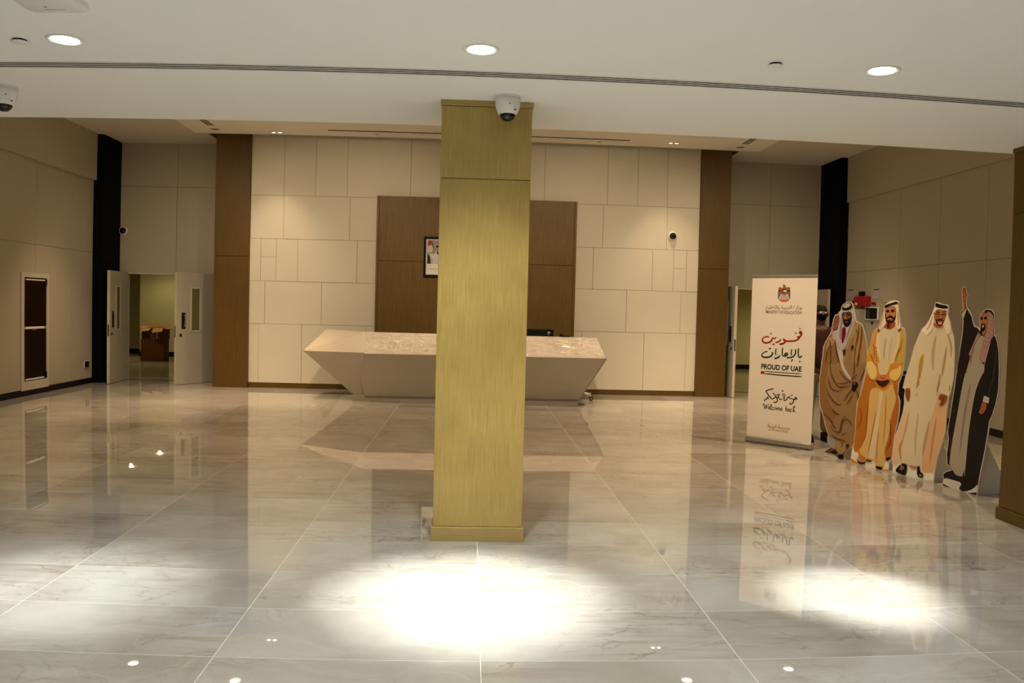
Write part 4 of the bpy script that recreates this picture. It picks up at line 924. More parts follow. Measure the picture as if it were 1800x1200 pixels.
# ------------------------------------------------------------------ ceilings
ceil = struct(box('ceiling', M['plaster'], None, XL - 0.2, XR + 0.2, 4.835, 6.18, Z1, Z1 + 0.2))
box('ceiling_strip', M['plaster'], ceil, 0, 0.001, 0, 0.001, 0.05, 0.06)
bpy.data.objects.remove(ceil.children[0])
front_ceiling = struct(box('ceiling', M['plaster'], None, XL - 0.2, XR + 0.2, -4.0, 4.715, Z1, Z1 + 0.2))
fascia = struct(box('ceiling', M['plaster'], None, XL - 0.2, XR + 0.2, 6.08, 6.18, Z1 + 0.2, 5.2))
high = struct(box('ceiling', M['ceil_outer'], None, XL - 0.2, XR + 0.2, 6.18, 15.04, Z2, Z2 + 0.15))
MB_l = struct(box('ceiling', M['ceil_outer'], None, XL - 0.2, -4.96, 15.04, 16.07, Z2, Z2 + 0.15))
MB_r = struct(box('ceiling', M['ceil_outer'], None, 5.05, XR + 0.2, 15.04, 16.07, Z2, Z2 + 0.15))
recess_lid = struct(box('ceiling', M['matt_black'], None, -4.97, 5.06, 15.04, 16.1, 5.2, 5.25))
drop = struct(box('ceiling', M['ceil_warm'], None, -5.13, 5.36, 6.3, 14.86, Z2 - 0.03, Z2))

# ------------------------------------------------------------------ walls
# back wall of the reception bay: staggered cream panels with open joints over a dark backing
XA, XB = -4.155, 4.32
WY = 15.13
back = struct(box('wall_back', M['joint'], None, XA - 0.02, XB + 0.02, WY + 0.012, WY + 0.2, 0.0, 5.2))
def child_box(name, material, parent, *a, c=0.0):
    o = box(name, material, None, *a, c=c)
    o.parent = parent
    o.matrix_parent_inverse = Matrix.Translation(-parent.location)
    return o
ROWS = [0.095, 1.20, 2.00, 2.79, 3.60, 5.2]
WX0, WX1 = -1.79, 1.95
def row_panels(z0, z1, xs, proud=()):
    for k in range(len(xs) - 1):
        d = 0.006 if k in proud else 0.0
        child_box('wall_panel', M['wall_panel'], back, xs[k] + 0.0026, xs[k + 1] - 0.0026, WY - d, WY + 0.02, z0 + 0.0026, z1 - 0.0026, c=0.0012)
row_panels(ROWS[4], ROWS[5], [XA, -3.54, -2.95, -2.36, -1.18, 0.02, 1.33, 2.53, 3.11, 3.68, XB])
row_panels(ROWS[3], ROWS[4], [XA, -3.53, -2.30, WX0], (1,))
row_panels(ROWS[3], ROWS[4], [WX1, 2.46, 3.69, XB], (1,))
row_panels(ROWS[2], ROWS[3], [XA, -3.95], (0,))
row_panels(ROWS[2], 2.45, [-3.95, -3.66])
row_panels(2.45, ROWS[3], [-3.95, -3.66])
row_panels(ROWS[2], ROWS[3], [-3.66, -3.26, -2.15, WX0], (1,))
row_panels(ROWS[2], ROWS[3], [WX1, 2.29, 3.43, 3.84], (1, 2))
row_panels(ROWS[2], 2.44, [3.84, 4.09])
row_panels(2.44, ROWS[3], [3.84, 4.09])
row_panels(ROWS[2], ROWS[3], [4.09, XB], (0,))
row_panels(ROWS[1], ROWS[2], [XA, -3.86, -2.80, WX0], (0,))
row_panels(ROWS[1], ROWS[2], [WX1, 2.95, 4.00, XB], (1,))
row_panels(ROWS[0], ROWS[1], [XA, -3.97, -3.16, -1.96, WX0], (1,))
row_panels(ROWS[0], ROWS[1], [WX1, 2.11, 3.31, 4.13, XB], (2,))
base_l = struct(box('baseboard_back', M['brown'], None, XA, WX0, WY + 0.0, WY + 0.02, 0.0, 0.092))
base_r = struct(box('baseboard_back', M['brown'], None, WX1, XB, WY + 0.0, WY + 0.02, 0.0, 0.092))

# brown timber pilasters either side of the bay
def pilaster(x0, x1):
    p = struct(box('wall_pilaster', M['joint'], None, x0 + 0.01, x1 - 0.01, 15.07, 16.06, 0.0, 5.2))
    child_box('wood_panel', M['brown'], p, x0, x1, 15.05, 16.06, 0.0, 2.442, c=0.002)
    child_box('wood_panel', M['brown'], p, x0, x1, 15.05, 16.06, 2.450, 5.2, c=0.002)
pilaster(-4.80, XA)
pilaster(XB, 4.90)

# the dark timber wall panel behind the desk
wp = thing('timber_wall_panel', 'large dark brown timber panel on the cream wall behind the reception desk', 'wall panel', ((WX0 + WX1) / 2, 15.1, 0))
hw = (WX1 - WX0) / 2
box('board', M['panelwood'], wp, -hw + 0.045, hw - 0.045, -0.045, 0.03, 0.0, 2.425, c=0.002)
box('board', M['panelwood'], wp, -hw + 0.045, hw - 0.045, -0.045, 0.03, 2.431, 3.63, c=0.002)
box('edge_strip', M['panelwood'], wp, -hw, -hw + 0.042, -0.055, 0.03, 0.0, 3.63, c=0.002)
box('edge_strip', M['panelwood'], wp, hw - 0.042, hw, -0.055, 0.03, 0.0, 3.63, c=0.002)

# alcoves either side with double doors
AY = 16.07
def alcove(side, x0, x1, d0, d1, jx):
    w = struct(MB().box(x0, d0, AY + 0.012, AY + 0.12, 0, 5).box(d1, x1, AY + 0.012, AY + 0.12, 0, 5).box(d0, d1, AY + 0.012, AY + 0.12, 2.14, 5).build('wall_' + side, M['joint']))
    w['kind'] = 'structure'
    g = 0.003
    for a, b_, z0, z1 in ((x0, jx, 2.14, 3.845), (jx, x1, 2.14, 3.845), (x0, jx, 3.845, Z2 + 0.02), (jx, x1, 3.845, Z2 + 0.02), (x0, d0, 0.0, 2.14), (d1, x1, 0.0, 2.14)):
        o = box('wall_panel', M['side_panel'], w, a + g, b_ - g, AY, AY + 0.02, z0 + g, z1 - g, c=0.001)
    f = struct(MB().box(d0, d0 + 0.03, AY - 0.01, AY + 0.13, 0, 2.14).box(d1 - 0.03, d1, AY - 0.01, AY + 0.13, 0, 2.14).box(d0, d1, AY - 0.01, AY + 0.13, 2.11, 2.14).build('trim_door_frame', M['door_edge']))
    return w
alcove('alcove_left', -7.03, -4.80, -6.90, -4.99, -5.885)
alcove('alcove_right', 4.90, 7.15, 4.97, 6.97, 6.07)

# black corner cladding
struct(box('wall_corner_left', M['black'], None, -7.6, -7.02, 15.27, 16.2, 0, 5.0))
struct(box('wall_corner_right', M['black'], None, 7.14, 7.6, 15.14, 16.2, 0, 5.0))

# side walls with panels (open joints) and the bulkhead above
def side_wall(side, x, sgn, yend, ybulk, xb, joints):
    w = struct(box('wall_' + side, M['joint'], None, min(x + sgn * 0.012, x + sgn * 0.2), max(x + sgn * 0.012, x + sgn * 0.2), -4.0, yend, 0, 5.0))
    ys = [yend] + joints
    g = 0.003
    for k in range(len(ys) - 1):
        for z0, z1 in ((0.10, 2.468), (2.468, 3.83)):
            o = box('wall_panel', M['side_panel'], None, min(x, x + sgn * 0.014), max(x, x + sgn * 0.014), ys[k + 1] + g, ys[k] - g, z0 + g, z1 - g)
            o.parent = w
            o.matrix_parent_inverse = Matrix.Translation(-w.location)
    o = box('plain_lining', M['side_panel'], None, min(x, x + sgn * 0.014), max(x, x + sgn * 0.014), -4.0, ys[-1] - g, 0.1, 3.83)
    o.parent = w
    o.matrix_parent_inverse = Matrix.Translation(-w.location)
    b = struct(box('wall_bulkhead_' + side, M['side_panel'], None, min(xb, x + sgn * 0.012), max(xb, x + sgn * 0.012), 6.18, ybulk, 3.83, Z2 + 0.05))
    s = struct(box('baseboard_' + side, M['skirting'], None, min(x - sgn * 0.012, x + sgn * 0.01), max(x - sgn * 0.012, x + sgn * 0.01), -4.0, yend, 0.0, 0.10, c=0.002))
side_wall('left', XL, -1, 15.25, 15.22, -7.12, [14.42 - 1.21 * k for k in range(9)])
side_wall('right', XR, 1, 15.12, 15.10, 7.25, [14.37 - 1.205 * k for k in range(9)])
struct(box('wall_front', M['side_panel'], None, XL - 0.3, XR + 0.3, -4.2, -4.0, 0, 3.1))

# corridor rooms behind the doors
struct(box('wall_corridor_left', M['corridor'], None, -9.45, -3.5, 23.0, 23.2, 0, 2.7))
struct(box('wall_corridor_left', M['corridor'], None, -12.0, -9.45, 24.2, 24.4, 0, 2.7))
struct(box('wall_corridor_right', M['corridor'], None, 3.5, 12.0, 23.0, 23.2, 0, 2.7))
struct(box('wall_corridor_side', M['corridor'], None, -12.1, -11.9, 16.2, 24.4, 0, 2.7))
struct(box('wall_corridor_side', M['corridor'], None, 11.9, 12.1, 16.2, 24.4, 0, 2.7))
struct(box('wall_corridor_middle', M['corridor'], None, -3.6, -3.4, 16.2, 23.2, 0, 2.7))
struct(box('wall_corridor_middle', M['corridor'], None, 3.4, 3.6, 16.2, 23.2, 0, 2.7))
struct(box('ceiling', M['corridor'], None, -12.0, 12.0, 16.19, 24.4, 2.6, 2.7))
struct(box('baseboard_corridor_left', M['skirting'], None, -9.46, -3.6, 22.98, 23.0, 0, 0.13))
struct(box('baseboard_corridor_left', M['skirting'], None, -11.9, -9.46, 24.18, 24.2, 0, 0.13))
struct(box('baseboard_corridor_right', M['skirting'], None, 3.6, 11.9, 22.98, 23.0, 0, 0.13))

# ------------------------------------------------------------------ columns clad in timber
def column(x0, y0, mats, label):
    w = 0.605
    t = thing('column', label, 'column', (x0 + w / 2, y0 + w / 2, 0))
    t['kind'] = 'structure'
    h = w / 2
    m1, m2 = mats
    box('plinth', m2, t, -h - 0.013, h + 0.013, -h - 0.013, h + 0.013, 0.0, 0.098, c=0.002)
    box('core', M['joint'], t, -h + 0.008, h - 0.008, -h + 0.008, h - 0.008, 0.09, Z1)
    box('shaft_panel', m1, t, -h, h, -h, h, 0.1, 2.449, c=0.0025)
    box('shaft_panel', m1, t, -h, h, -h, h, 2.454, 2.935, c=0.0025)
    box('cap', m2, t, -h - 0.008, h + 0.008, -h - 0.008, h + 0.008, 2.938, Z1, c=0.002)
    return t
column(-0.226, 5.395, (M['gold'], M['gold_flat']), 'gold timber clad square column standing in the centre of the floor')
column(4.29, 5.395, (M['brown'], M['brown']), 'timber clad column cut off by the right edge of the picture')

# ------------------------------------------------------------------ double doors
def leaf(name, hinge, tip, flip=1, features=True):
    h, t_ = Vector(hinge), Vector(tip)
    d = t_ - h
    L = d.length
    a = math.atan2(d.y, d.x)
    th = 0.025
    root = box(name, M['door'], None, 0, L, -th, th, 0.008, 2.135, c=0.002)
    root.location = (hinge[0], hinge[1], 0)
    me = root.data
    for v in me.vertices: v.co += Vector((L / 2, 0, 1.0715))
    root.rotation_euler = (0, 0, a)
    root['kind'] = 'structure'
    def cb(nm, m_, x0, x1, y0, y1, z0, z1, c=0.001):
        return box(nm, m_, root, x0, x1, y0, y1, z0, z1, c)
    cb('edging', M['door_edge'], L - 0.004, L + 0.003, -th - 0.001, th + 0.001, 0.008, 2.136)
    w0, w1 = L * 0.44, L * 0.68
    for s in (-1, 1):
        fr = MB()
        y0, y1 = (th, th + 0.008) if s > 0 else (-th - 0.008, -th)
        fr.box(w0, w0 + 0.03, y0, y1, 1.0, 1.86).box(w1 - 0.03, w1, y0, y1, 1.0, 1.86).box(w0, w1, y0, y1, 1.83, 1.86).box(w0, w1, y0, y1, 1.0, 1.03)
        fo = fr.build('window_frame', M['door_edge'], root)
        box('pane', M['glass_green'], fo, w0 + 0.03, w1 - 0.03, min(s * th, s * (th + 0.003)), max(s * th, s * (th + 0.003)), 1.03, 1.83)
        ho = cb('pull_plate', M['matt_black'], L * 0.79, L * 0.88, min(s * th, s * (th + 0.004)), max(s * th, s * (th + 0.004)), 1.06, 1.37)
        x = L * 0.835
        ym = s * (th + 0.045)
        MB().tube([(x, s * th, 1.10), (x, ym, 1.11), (x, ym, 1.32), (x, s * th, 1.33)], 0.008, 8).build('handle', M['steel'], root)
    cb('lock', M['matt_black'], L * 0.87, L * 0.92, -th - 0.006, th + 0.006, 0.915, 0.965)
    cb('latch_plate', M['matt_black'], L + 0.002, L + 0.005, -0.012, 0.012, 0.9, 1.12)
    for z in (0.28, 1.0, 1.88):
        cb('hinge', M['steel'], -0.012, 0.01, -th - 0.004, th + 0.004, z - 0.05, z + 0.05)
    return root
leaf('door_1', (-6.855, 16.03, 0), (-6.80, 15.09, 0))
leaf('door_2', (-5.02, 16.03, 0), (-5.571, 15.21, 0))
leaf('door_3', (4.99, 16.03, 0), (5.025, 14.93, 0))
leaf('door_4', (6.94, 16.03, 0), (6.99, 15.20, 0))

# ------------------------------------------------------------------ cardboard boxes in the corridor
bx = thing('cardboard_box', 'closed brown cardboard box on the corridor floor, under the open one', 'box', (-8.31, 21.2, 0), 0.06)
box('carton', M['cardboard'], bx, -0.30, 0.30, -0.2, 0.25, 0.0, 0.56, c=0.006)
box('lid_flap', M['cardboard'], bx, -0.30, -0.002, -0.2, 0.25, 0.56, 0.566)
box('lid_flap', M['cardboard'], bx, 0.002, 0.30, -0.2, 0.25, 0.56, 0.566)
bx2 = thing('cardboard_box', 'open torn cardboard box with folded out flaps, topmost in the corridor', 'box', (-8.28, 21.2, 0.57), -0.08)
MB().box(-0.29, 0.29, -0.2, 0.2, 0, 0.006).box(-0.29, 0.29, -0.2, -0.194, 0, 0.30).box(-0.29, 0.29, 0.194, 0.2, 0, 0.30).box(-0.29, -0.284, -0.2, 0.2, 0, 0.30).box(0.284, 0.29, -0.2, 0.2, 0, 0.30).build('carton', M['cardboard'], bx2)
def flap(p0, p1, out, drop_):
    o = Vector(out)
    q0, q1 = Vector(p0), Vector(p1)
    a, b_ = q0 + o + Vector((0, 0, drop_)), q1 + o * 0.9 + Vector((0, 0, drop_ * 0.7))
    n = Vector((0, 0, 0.007))
    MB().add([q0, q1, b_, a, q0 + n, q1 + n, b_ + n, a + n], [(0, 1, 2, 3), (7, 6, 5, 4), (0, 4, 5, 1), (1, 5, 6, 2), (2, 6, 7, 3), (3, 7, 4, 0)]).build('flap', M['cardboard_light'], bx2)
flap((-0.27, -0.2, 0.30), (-0.03, -0.2, 0.30), (-0.03, -0.10, 0), -0.10)
flap((0.02, -0.2, 0.30), (0.29, -0.2, 0.30), (0.03, -0.12, 0), -0.12)
flap((0.29, -0.2, 0.30), (0.29, 0.2, 0.30), (0.12, 0, 0), -0.02)
flap((-0.29, -0.2, 0.30), (-0.29, 0.2, 0.30), (-0.07, 0, 0), 0.03)
flap((-0.27, 0.2, 0.30), (0.27, 0.2, 0.30), (0, 0.05, 0), 0.12)
box('tape', M['paper'], bx2, 0.10, 0.15, -0.204, -0.2, 0.02, 0.2)

# ------------------------------------------------------------------ reception desk (faceted)
dk = thing('reception_desk', 'long faceted beige reception desk partly wrapped in clear film behind the gold column', 'desk', (0.0, 13.4, 0))
OY = 13.4
V = dict(A=(-2.81, 13.60, .80), B=(-1.71, 13.10, .818), C=(2.234, 13.10, .824), D=(-2.57, 14.45, 1.148), E=(-1.735, 13.40, 1.148), F=(2.125, 13.40, 1.136),
         G=(-1.815, 13.22, .54), H=(.25, 13.19, .60), P0=(-1.94, 13.46, .10), P1=(-1.73, 13.37, .10), P2=(1.84, 13.37, .11),
         R=(2.34, 14.40, .82), RT=(2.22, 14.40, 1.136), RB=(1.84, 13.95, .10), LB=(-1.94, 13.95, .10), A2=(-2.81, 14.45, .80))
def facet(name, faces, material, th=0.03):
    keys = []
    for f in faces:
        for k in f:
            if k not in keys: keys.append(k)
    pts = [Vector(V[k]) - Vector((0, OY, 0)) for k in keys]
    inner = Vector((0.0, 0.75, 0.75))
    me = bpy.data.meshes.new(name)
    me.from_pydata([tuple(p) for p in pts], [], [tuple(keys.index(k) for k in f) for f in faces])
    me.materials.append(material)
    me.update()
    o = link(name, me, dk)
    s = o.modifiers.new('thickness', 'SOLIDIFY')
    s.thickness = th
    s.offset = -1
    return o
facet('front_band', [('B', 'C', 'F', 'E')], M['film'])
facet('side_band', [('A', 'B', 'E', 'D'), ('A2', 'A', 'D')], M['desk'])
facet('end_band', [('C', 'R', 'RT', 'F')], M['desk'])
facet('lower_front', [('G', 'B', 'H'), ('B', 'C', 'H'), ('H', 'C', 'P2'), ('G', 'H', 'P2'), ('G', 'P2', 'P1')], M['desk'])
facet('lower_side', [('A', 'G', 'B'), ('A', 'P0', 'G'), ('P0', 'P1', 'G'), ('A2', 'LB', 'P0', 'A')], M['desk'])
facet('lower_end', [('C', 'R', 'RB', 'P2')], M['desk'])
MB().prism([(-1.94, 0.06), (-1.73, -0.03), (1.84, -0.03), (1.84, 0.5), (-1.94, 0.5)], 0.0, 0.1).build('plinth', M['desk'], dk)
MB().prism([(-1.735, 0.0), (2.125, 0.0), (2.15, 0.26), (-1.9, 0.26)], 1.105, 1.135).build('top_ledge', M['desk'], dk)
MB().prism([(-1.75, 0.05), (2.1, 0.05), (2.2, 0.95), (-2.3, 0.95)], 0.72, 0.75).build('worktop', M['desk'], dk)

mo = thing('computer_monitor', 'black computer monitor seen from behind over the desk top', 'monitor', (1.17, 14.02, 0.75), 0.03)
MB().bbox(-0.285, 0.285, -0.02, 0.02, 0.13, 0.495, 0.006).build('casing', M['matt_black'], mo)
MB().bbox(-0.12, 0.12, -0.045, -0.018, 0.2, 0.4, 0.006).build('back_cover', M['matt_black'], mo)
MB().tube([(0, -0.03, 0.03), (0, -0.03, 0.3)], 0.022, 10).build('stand_neck', M['matt_black'], mo)
MB().bbox(-0.13, 0.13, -0.11, 0.09, 0.0, 0.018, 0.004).build('stand_foot', M['matt_black'], mo)
MB().box(0.18, 0.225, -0.0225, -0.02, 0.43, 0.452).box(0.185, 0.198, -0.0225, -0.02, 0.405, 0.415).box(0.205, 0.213, -0.0225, -0.02, 0.40, 0.41).build('white_mark', M['paper'], mo)  # small white patches on the monitor back
MB().box(-0.235, -0.215, -0.0225, -0.02, 0.425, 0.45).build('white_mark', M['paper'], mo)
ph = thing('desk_phone', 'low black desk phone lying beside the monitor on the reception desk', 'phone', (1.60, 13.56, 1.136), 0.2)
MB().bbox(-0.07, 0.07, -0.07, 0.07, 0, 0.02, 0.004).build('phone_base', M['matt_black'], ph)
MB().tube([(-0.06, 0.06, 0.03), (-0.055, 0.0, 0.035), (-0.06, -0.06, 0.03)], [0.018, 0.011, 0.018], 8).build('handset', M['matt_black'], ph)

# office chair behind the desk
ch = thing('office_chair', 'white based office chair on castors half hidden behind the reception desk', 'chair', (1.93, 14.36, 0), 0)
MB().lathe([(0.035, 0.075), (0.04, 0.12), (0.03, 0.16), (0.022, 0.17), (0.022, 0.40), (0.05, 0.41)], seg=16).build('gas_stem', M['steel'], ch)
for k in range(5):
    a = math.radians(-44 + 72 * k)
    c_, s_ = math.cos(a), math.sin(a)
    g = MB().tube([(0.03 * c_, 0.03 * s_, 0.115), (0.16 * c_, 0.16 * s_, 0.10), (0.33 * c_, 0.33 * s_, 0.072)], [0.024, 0.02, 0.014], 8).build('base_arm', M['white_metal'], ch)
    cx, cy = 0.335 * c_, 0.335 * s_
    cs = MB().lathe([(0.0, -0.022), (0.024, -0.022), (0.029, -0.014), (0.029, 0.014), (0.024, 0.022), (0.0, 0.022)], (cx, cy, 0.029), 16, axis='Y').build('castor', M['matt_black'], ch)
    MB().lathe([(0.0, -0.024), (0.013, -0.024), (0.013, 0.024), (0.0, 0.024)], (cx, cy, 0.029), 12, axis='Y').build('castor_hub', M['white_metal'], cs)
MB().bbox(-0.22, 0.22, -0.2, 0.22, 0.41, 0.48, 0.03).build('seat', M['matt_black'], ch)
MB().bbox(-0.19, 0.19, 0.2, 0.25, 0.55, 0.95, 0.03).build('backrest', M['matt_black'], ch)
MB().tube([(0, 0.0, 0.42), (0, 0.24, 0.42), (0, 0.27, 0.75)], 0.015, 8).build('back_bracket', M['white_metal'], ch)

# ------------------------------------------------------------------ printed surfaces: flat ink layers in the board plane
def ink_mesh(name, ops, y_front, step=0.00012, gain=1.0):
    """ops in millimetres on the board (u across, v up); every layer lies a hair in front of the last"""
    vs, fs, cols_ = [], [], []
    y = y_front
    for op in ops:
        kind, r, g, b, w, flat = op
        y -= step
        c = tuple(min(0.92, v * gain) for v in srgb(r, g, b)[:3])
        pts = [(flat[i] / 1000.0, flat[i + 1] / 1000.0) for i in range(0, len(flat), 2)]
        n0 = len(vs)
        if kind == 0:
            tri = tessellate_polygon([[Vector((p[0], p[1], 0)) for p in pts]])
            vs += [(p[0], y, p[1]) for p in pts]
            for t in tri:
                fs.append(tuple(n0 + i for i in t))
                cols_.append([(*c, 1)] * 3)
        else:
            # resample with a smooth curve
            P = [Vector((p[0], p[1])) for p in pts]
            Q = []
            if len(P) > 2:
                ext = [P[0] * 2 - P[1]] + P + [P[-1] * 2 - P[-2]]
                for i in range(1, len(ext) - 2):
                    for k in range(4):
                        t = k / 4.0
                        p0, p1, p2, p3 = ext[i - 1], ext[i], ext[i + 1], ext[i + 2]
                        Q.append(0.5 * ((2 * p1) + (p2 - p0) * t + (2 * p0 - 5 * p1 + 4 * p2 - p3) * t * t + (3 * p1 - p0 - 3 * p2 + p3) * t ** 3))
                Q.append(P[-1])
            else:
                Q = P
            hw_ = w / 2000.0
            N = len(Q)
            for i in range(N):
                d = (Q[min(i + 1, N - 1)] - Q[max(i - 1, 0)])
                d = d.normalized() if d.length > 1e-9 else Vector((1, 0))
                nrm = Vector((-d.y, d.x))
                f_ = 1.0
                if kind == 1: f_ = 0.3 + 0.7 * math.sin(PI * min(1, max(0, (i + 0.3) / (N - 0.4))))
                h = hw_ * f_ * (1.5 if kind == 1 else 1.0)
                for s in ((-1, 0, 1) if kind == 1 else (-1, 1)):
                    q = Q[i] + nrm * h * s
                    vs.append((q.x, y, q.y))
            for i in range(N - 1):
                if kind == 1:
                    a = n0 + 3 * i
                    e0, e1 = (0.0 if i == 0 else 0.8), (0.0 if i == N - 2 else 0.8)
                    fs += [(a, a + 1, a + 4, a + 3), (a + 1, a + 2, a + 5, a + 4)]
                    cols_.append([(*c, 0), (*c, e0), (*c, e1), (*c, 0)])
                    cols_.append([(*c, e0), (*c, 0), (*c, 0), (*c, e1)])
                else:
                    a = n0 + 2 * i
                    fs.append((a, a + 1, a + 3, a + 2))
                    cols_.append([(*c, 1)] * 4)
    me = bpy.data.meshes.new(name)
    me.from_pydata(vs, [], fs)
    at = me.color_attributes.new('ink', 'FLOAT_COLOR', 'CORNER')
    k = 0
    for cl in cols_:
        for c in cl:
            at.data[k].color = c
            k += 1
    me.materials.append(M['print'])
    me.update()
    return me

def extrude_outline(pts, y0, y1):
    n = len(pts)
    tri = tessellate_polygon([[Vector((p[0], p[1], 0)) for p in pts]])
    vs = [(p[0], y0, p[1]) for p in pts] + [(p[0], y1, p[1]) for p in pts]
    fs = [tuple(t) for t in tri] + [tuple(n + i for i in reversed(t)) for t in tri]
    fs += [(i, (i + 1) % n, n + (i + 1) % n, n + i) for i in range(n)]
    return MB().add(vs, fs)

def standee(data, label, strut_x, strut_h, gain):
    o, ang, w, board, ops = data
    t = thing('cardboard_standee', label, 'cutout', (o[0], o[1], 0), ang, 'life size printed cutouts of men in robes')
    pts = [(board[i] / 1000.0, board[i + 1] / 1000.0) for i in range(0, len(board), 2)]
    extrude_outline(pts, 0.0, 0.010).build('board', M['foam'], t)
    ops2 = []
    for op in ops:
        ops2.append(op)
    link('printed_picture', ink_mesh('printed_picture', ops2, 0.0, gain=gain), t)
    # easel strut behind: a folded triangular fin
    d = 0.42
    MB().add([(strut_x, 0.010, 0.0), (strut_x, 0.010, strut_h), (strut_x, d, 0.0), (strut_x + 0.008, 0.010, 0.0), (strut_x + 0.008, 0.010, strut_h), (strut_x + 0.008, d, 0.0)],
             [(0, 1, 2), (5, 4, 3), (0, 3, 4, 1), (1, 4, 5, 2), (2, 5, 3, 0)]).build('easel_strut', M['foam'], t)
    return t
standee(BOARD_BEIGE, 'cardboard cutout of a man in a beige cloak with one hand raised beside his face', 0.22, 0.5, 0.8)
standee(BOARD_GOLDEN, 'cardboard cutout of a bearded man in a golden cloak with clasped hands', 0.45, 0.5, 1.05)
standee(BOARD_CREAM, 'cardboard cutout of a smiling man in glasses and a cream robe', 0.44, 0.6, 1.25)
standee(BOARD_BLACK, 'cardboard cutout of a man in a black cloak with his arm stretched up', 0.40, 0.62, 0.8)

# ------------------------------------------------------------------ roll-up banner
o_, ang_, w_, board_, ops_ = BOARD_BANNER
bn = thing('rollup_banner', 'tall white roll-up banner with a crest and red, green and black writing', 'banner', (o_[0], o_[1], 0), ang_)
MB().bbox(-0.012, 0.862, -0.03, 0.055, 0.012, 0.082, 0.012).build('base_cassette', M['alu'], bn)
for u in (0.12, 0.70):
    MB().bbox(u, u + 0.05, -0.10, 0.13, 0.0, 0.012, 0.003).build('foot', M['steel'], bn)
MB().bbox(0.0, 0.85, 0.004, 0.008, 0.078, 2.066, 0.0005).build('printed_sheet', M['banner'], bn)
MB().bbox(-0.004, 0.85, -0.006, 0.018, 2.058, 2.086, 0.004).build('top_rail', M['alu'], bn)
MB().tube([(0.42, 0.03, 0.05), (0.42, 0.03, 2.05)], 0.008, 8).build('support_pole', M['steel'], bn)
groups_ = {}
for op in ops_:
    v_mean = sum(op[5][1::2]) / (len(op[5]) // 2)
    if v_mean > 1700: key = 'crest'
    elif v_mean > 1220: key = 'red_script'
    elif v_mean > 965: key = 'green_script'
    elif v_mean > 750: key = 'flag_stripe'
    elif v_mean > 515: key = 'black_script'
    else: key = 'welcome_script'
    groups_.setdefault(key, []).append(op)
for key in groups_:
    link(key, ink_mesh(key, groups_[key], 0.0035, step=0.00006), bn)

AR = {'ا': (0xFE8D, 0xFE8E), 'ب': (0xFE8F, 0xFE90, 0xFE91, 0xFE92), 'ة': (0xFE93, 0xFE94), 'ت': (0xFE95, 0xFE96, 0xFE97, 0xFE98),
      'ث': (0xFE99, 0xFE9A, 0xFE9B, 0xFE9C), 'د': (0xFEA9, 0xFEAA), 'ر': (0xFEAD, 0xFEAE), 'ز': (0xFEAF, 0xFEB0), 'س': (0xFEB1, 0xFEB2, 0xFEB3, 0xFEB4),
      'ع': (0xFEC9, 0xFECA, 0xFECB, 0xFECC), 'ل': (0xFEDD, 0xFEDE, 0xFEDF, 0xFEE0), 'م': (0xFEE1, 0xFEE2, 0xFEE3, 0xFEE4), 'و': (0xFEED, 0xFEEE), 'ي': (0xFEF1, 0xFEF2, 0xFEF3, 0xFEF4)}
def arabic(s):
    """joined letter forms in left-to-right drawing order (the text object does no joining of its own)"""
    out = ''
    for i, ch_ in enumerate(s):
        if ch_ == ' ':
            out += ' '
            continue
        F = AR[ch_]
        before = i > 0 and s[i - 1] != ' ' and len(AR[s[i - 1]]) == 4
        after = len(F) == 4 and i + 1 < len(s) and s[i + 1] != ' '
        out += chr(F[3] if before and after else F[1] if before else F[2] if after else F[0])
    return out[::-1]
def text(parent, s, u0, u1, v, y, material, height=None, bold=0.0, shear=0.0, name='lettering', rot=0.0):
    cu = bpy.data.curves.new(name, 'FONT')
    cu.body = s
    cu.size = 1.0
    cu.shear = shear
    cu.offset = bold
    to = bpy.data.objects.new(name, cu)
    col.objects.link(to)
    me = bpy.data.meshes.new_from_object(to.evaluated_get(bpy.context.evaluated_depsgraph_get()))
    bpy.data.objects.remove(to)
    xs = [p.co.x for p in me.vertices]
    ys = [p.co.y for p in me.vertices]
    sx = (u1 - u0) / (max(xs) - min(xs))
    sy = sx if height is None else height / (max(ys) - min(ys))
    x0 = min(xs)
    for p in me.vertices:
        p.co = Vector((u0 + (p.co.x - x0) * sx, y, v + p.co.y * sy + (p.co.x - x0) * sx * rot))
    me.materials.clear()
    me.materials.append(material)
    return link(name, me, parent)
INK = mat('black_ink', (0.008, 0.007, 0.008), 0.5)
BRONZE = mat('bronze_ink', srgb(140, 98, 50), 0.5)
text(bn, arabic('وزارة التربية والتعليم'), 0.196, 0.664, 1.676, 0.0030, BRONZE, height=0.072, bold=0.01)
text(bn, 'MINISTRY OF EDUCATION', 0.199, 0.666, 1.616, 0.0030, mat('brown_ink', srgb(95, 60, 34), 0.5), height=0.037, bold=0.012)
text(bn, 'PROUD OF UAE', 0.163, 0.692, 0.930, 0.0030, INK, height=0.066, bold=0.035)
text(bn, arabic('مدرسة الوثبة'), 0.282, 0.570, 0.212, 0.0030, mat('ochre_ink', srgb(170, 120, 50), 0.5), height=0.062, bold=0.02)
text(bn, 'AL WATHBA SCHOOL', 0.295, 0.550, 0.176, 0.0030, BRONZE, height=0.020, bold=0.01)

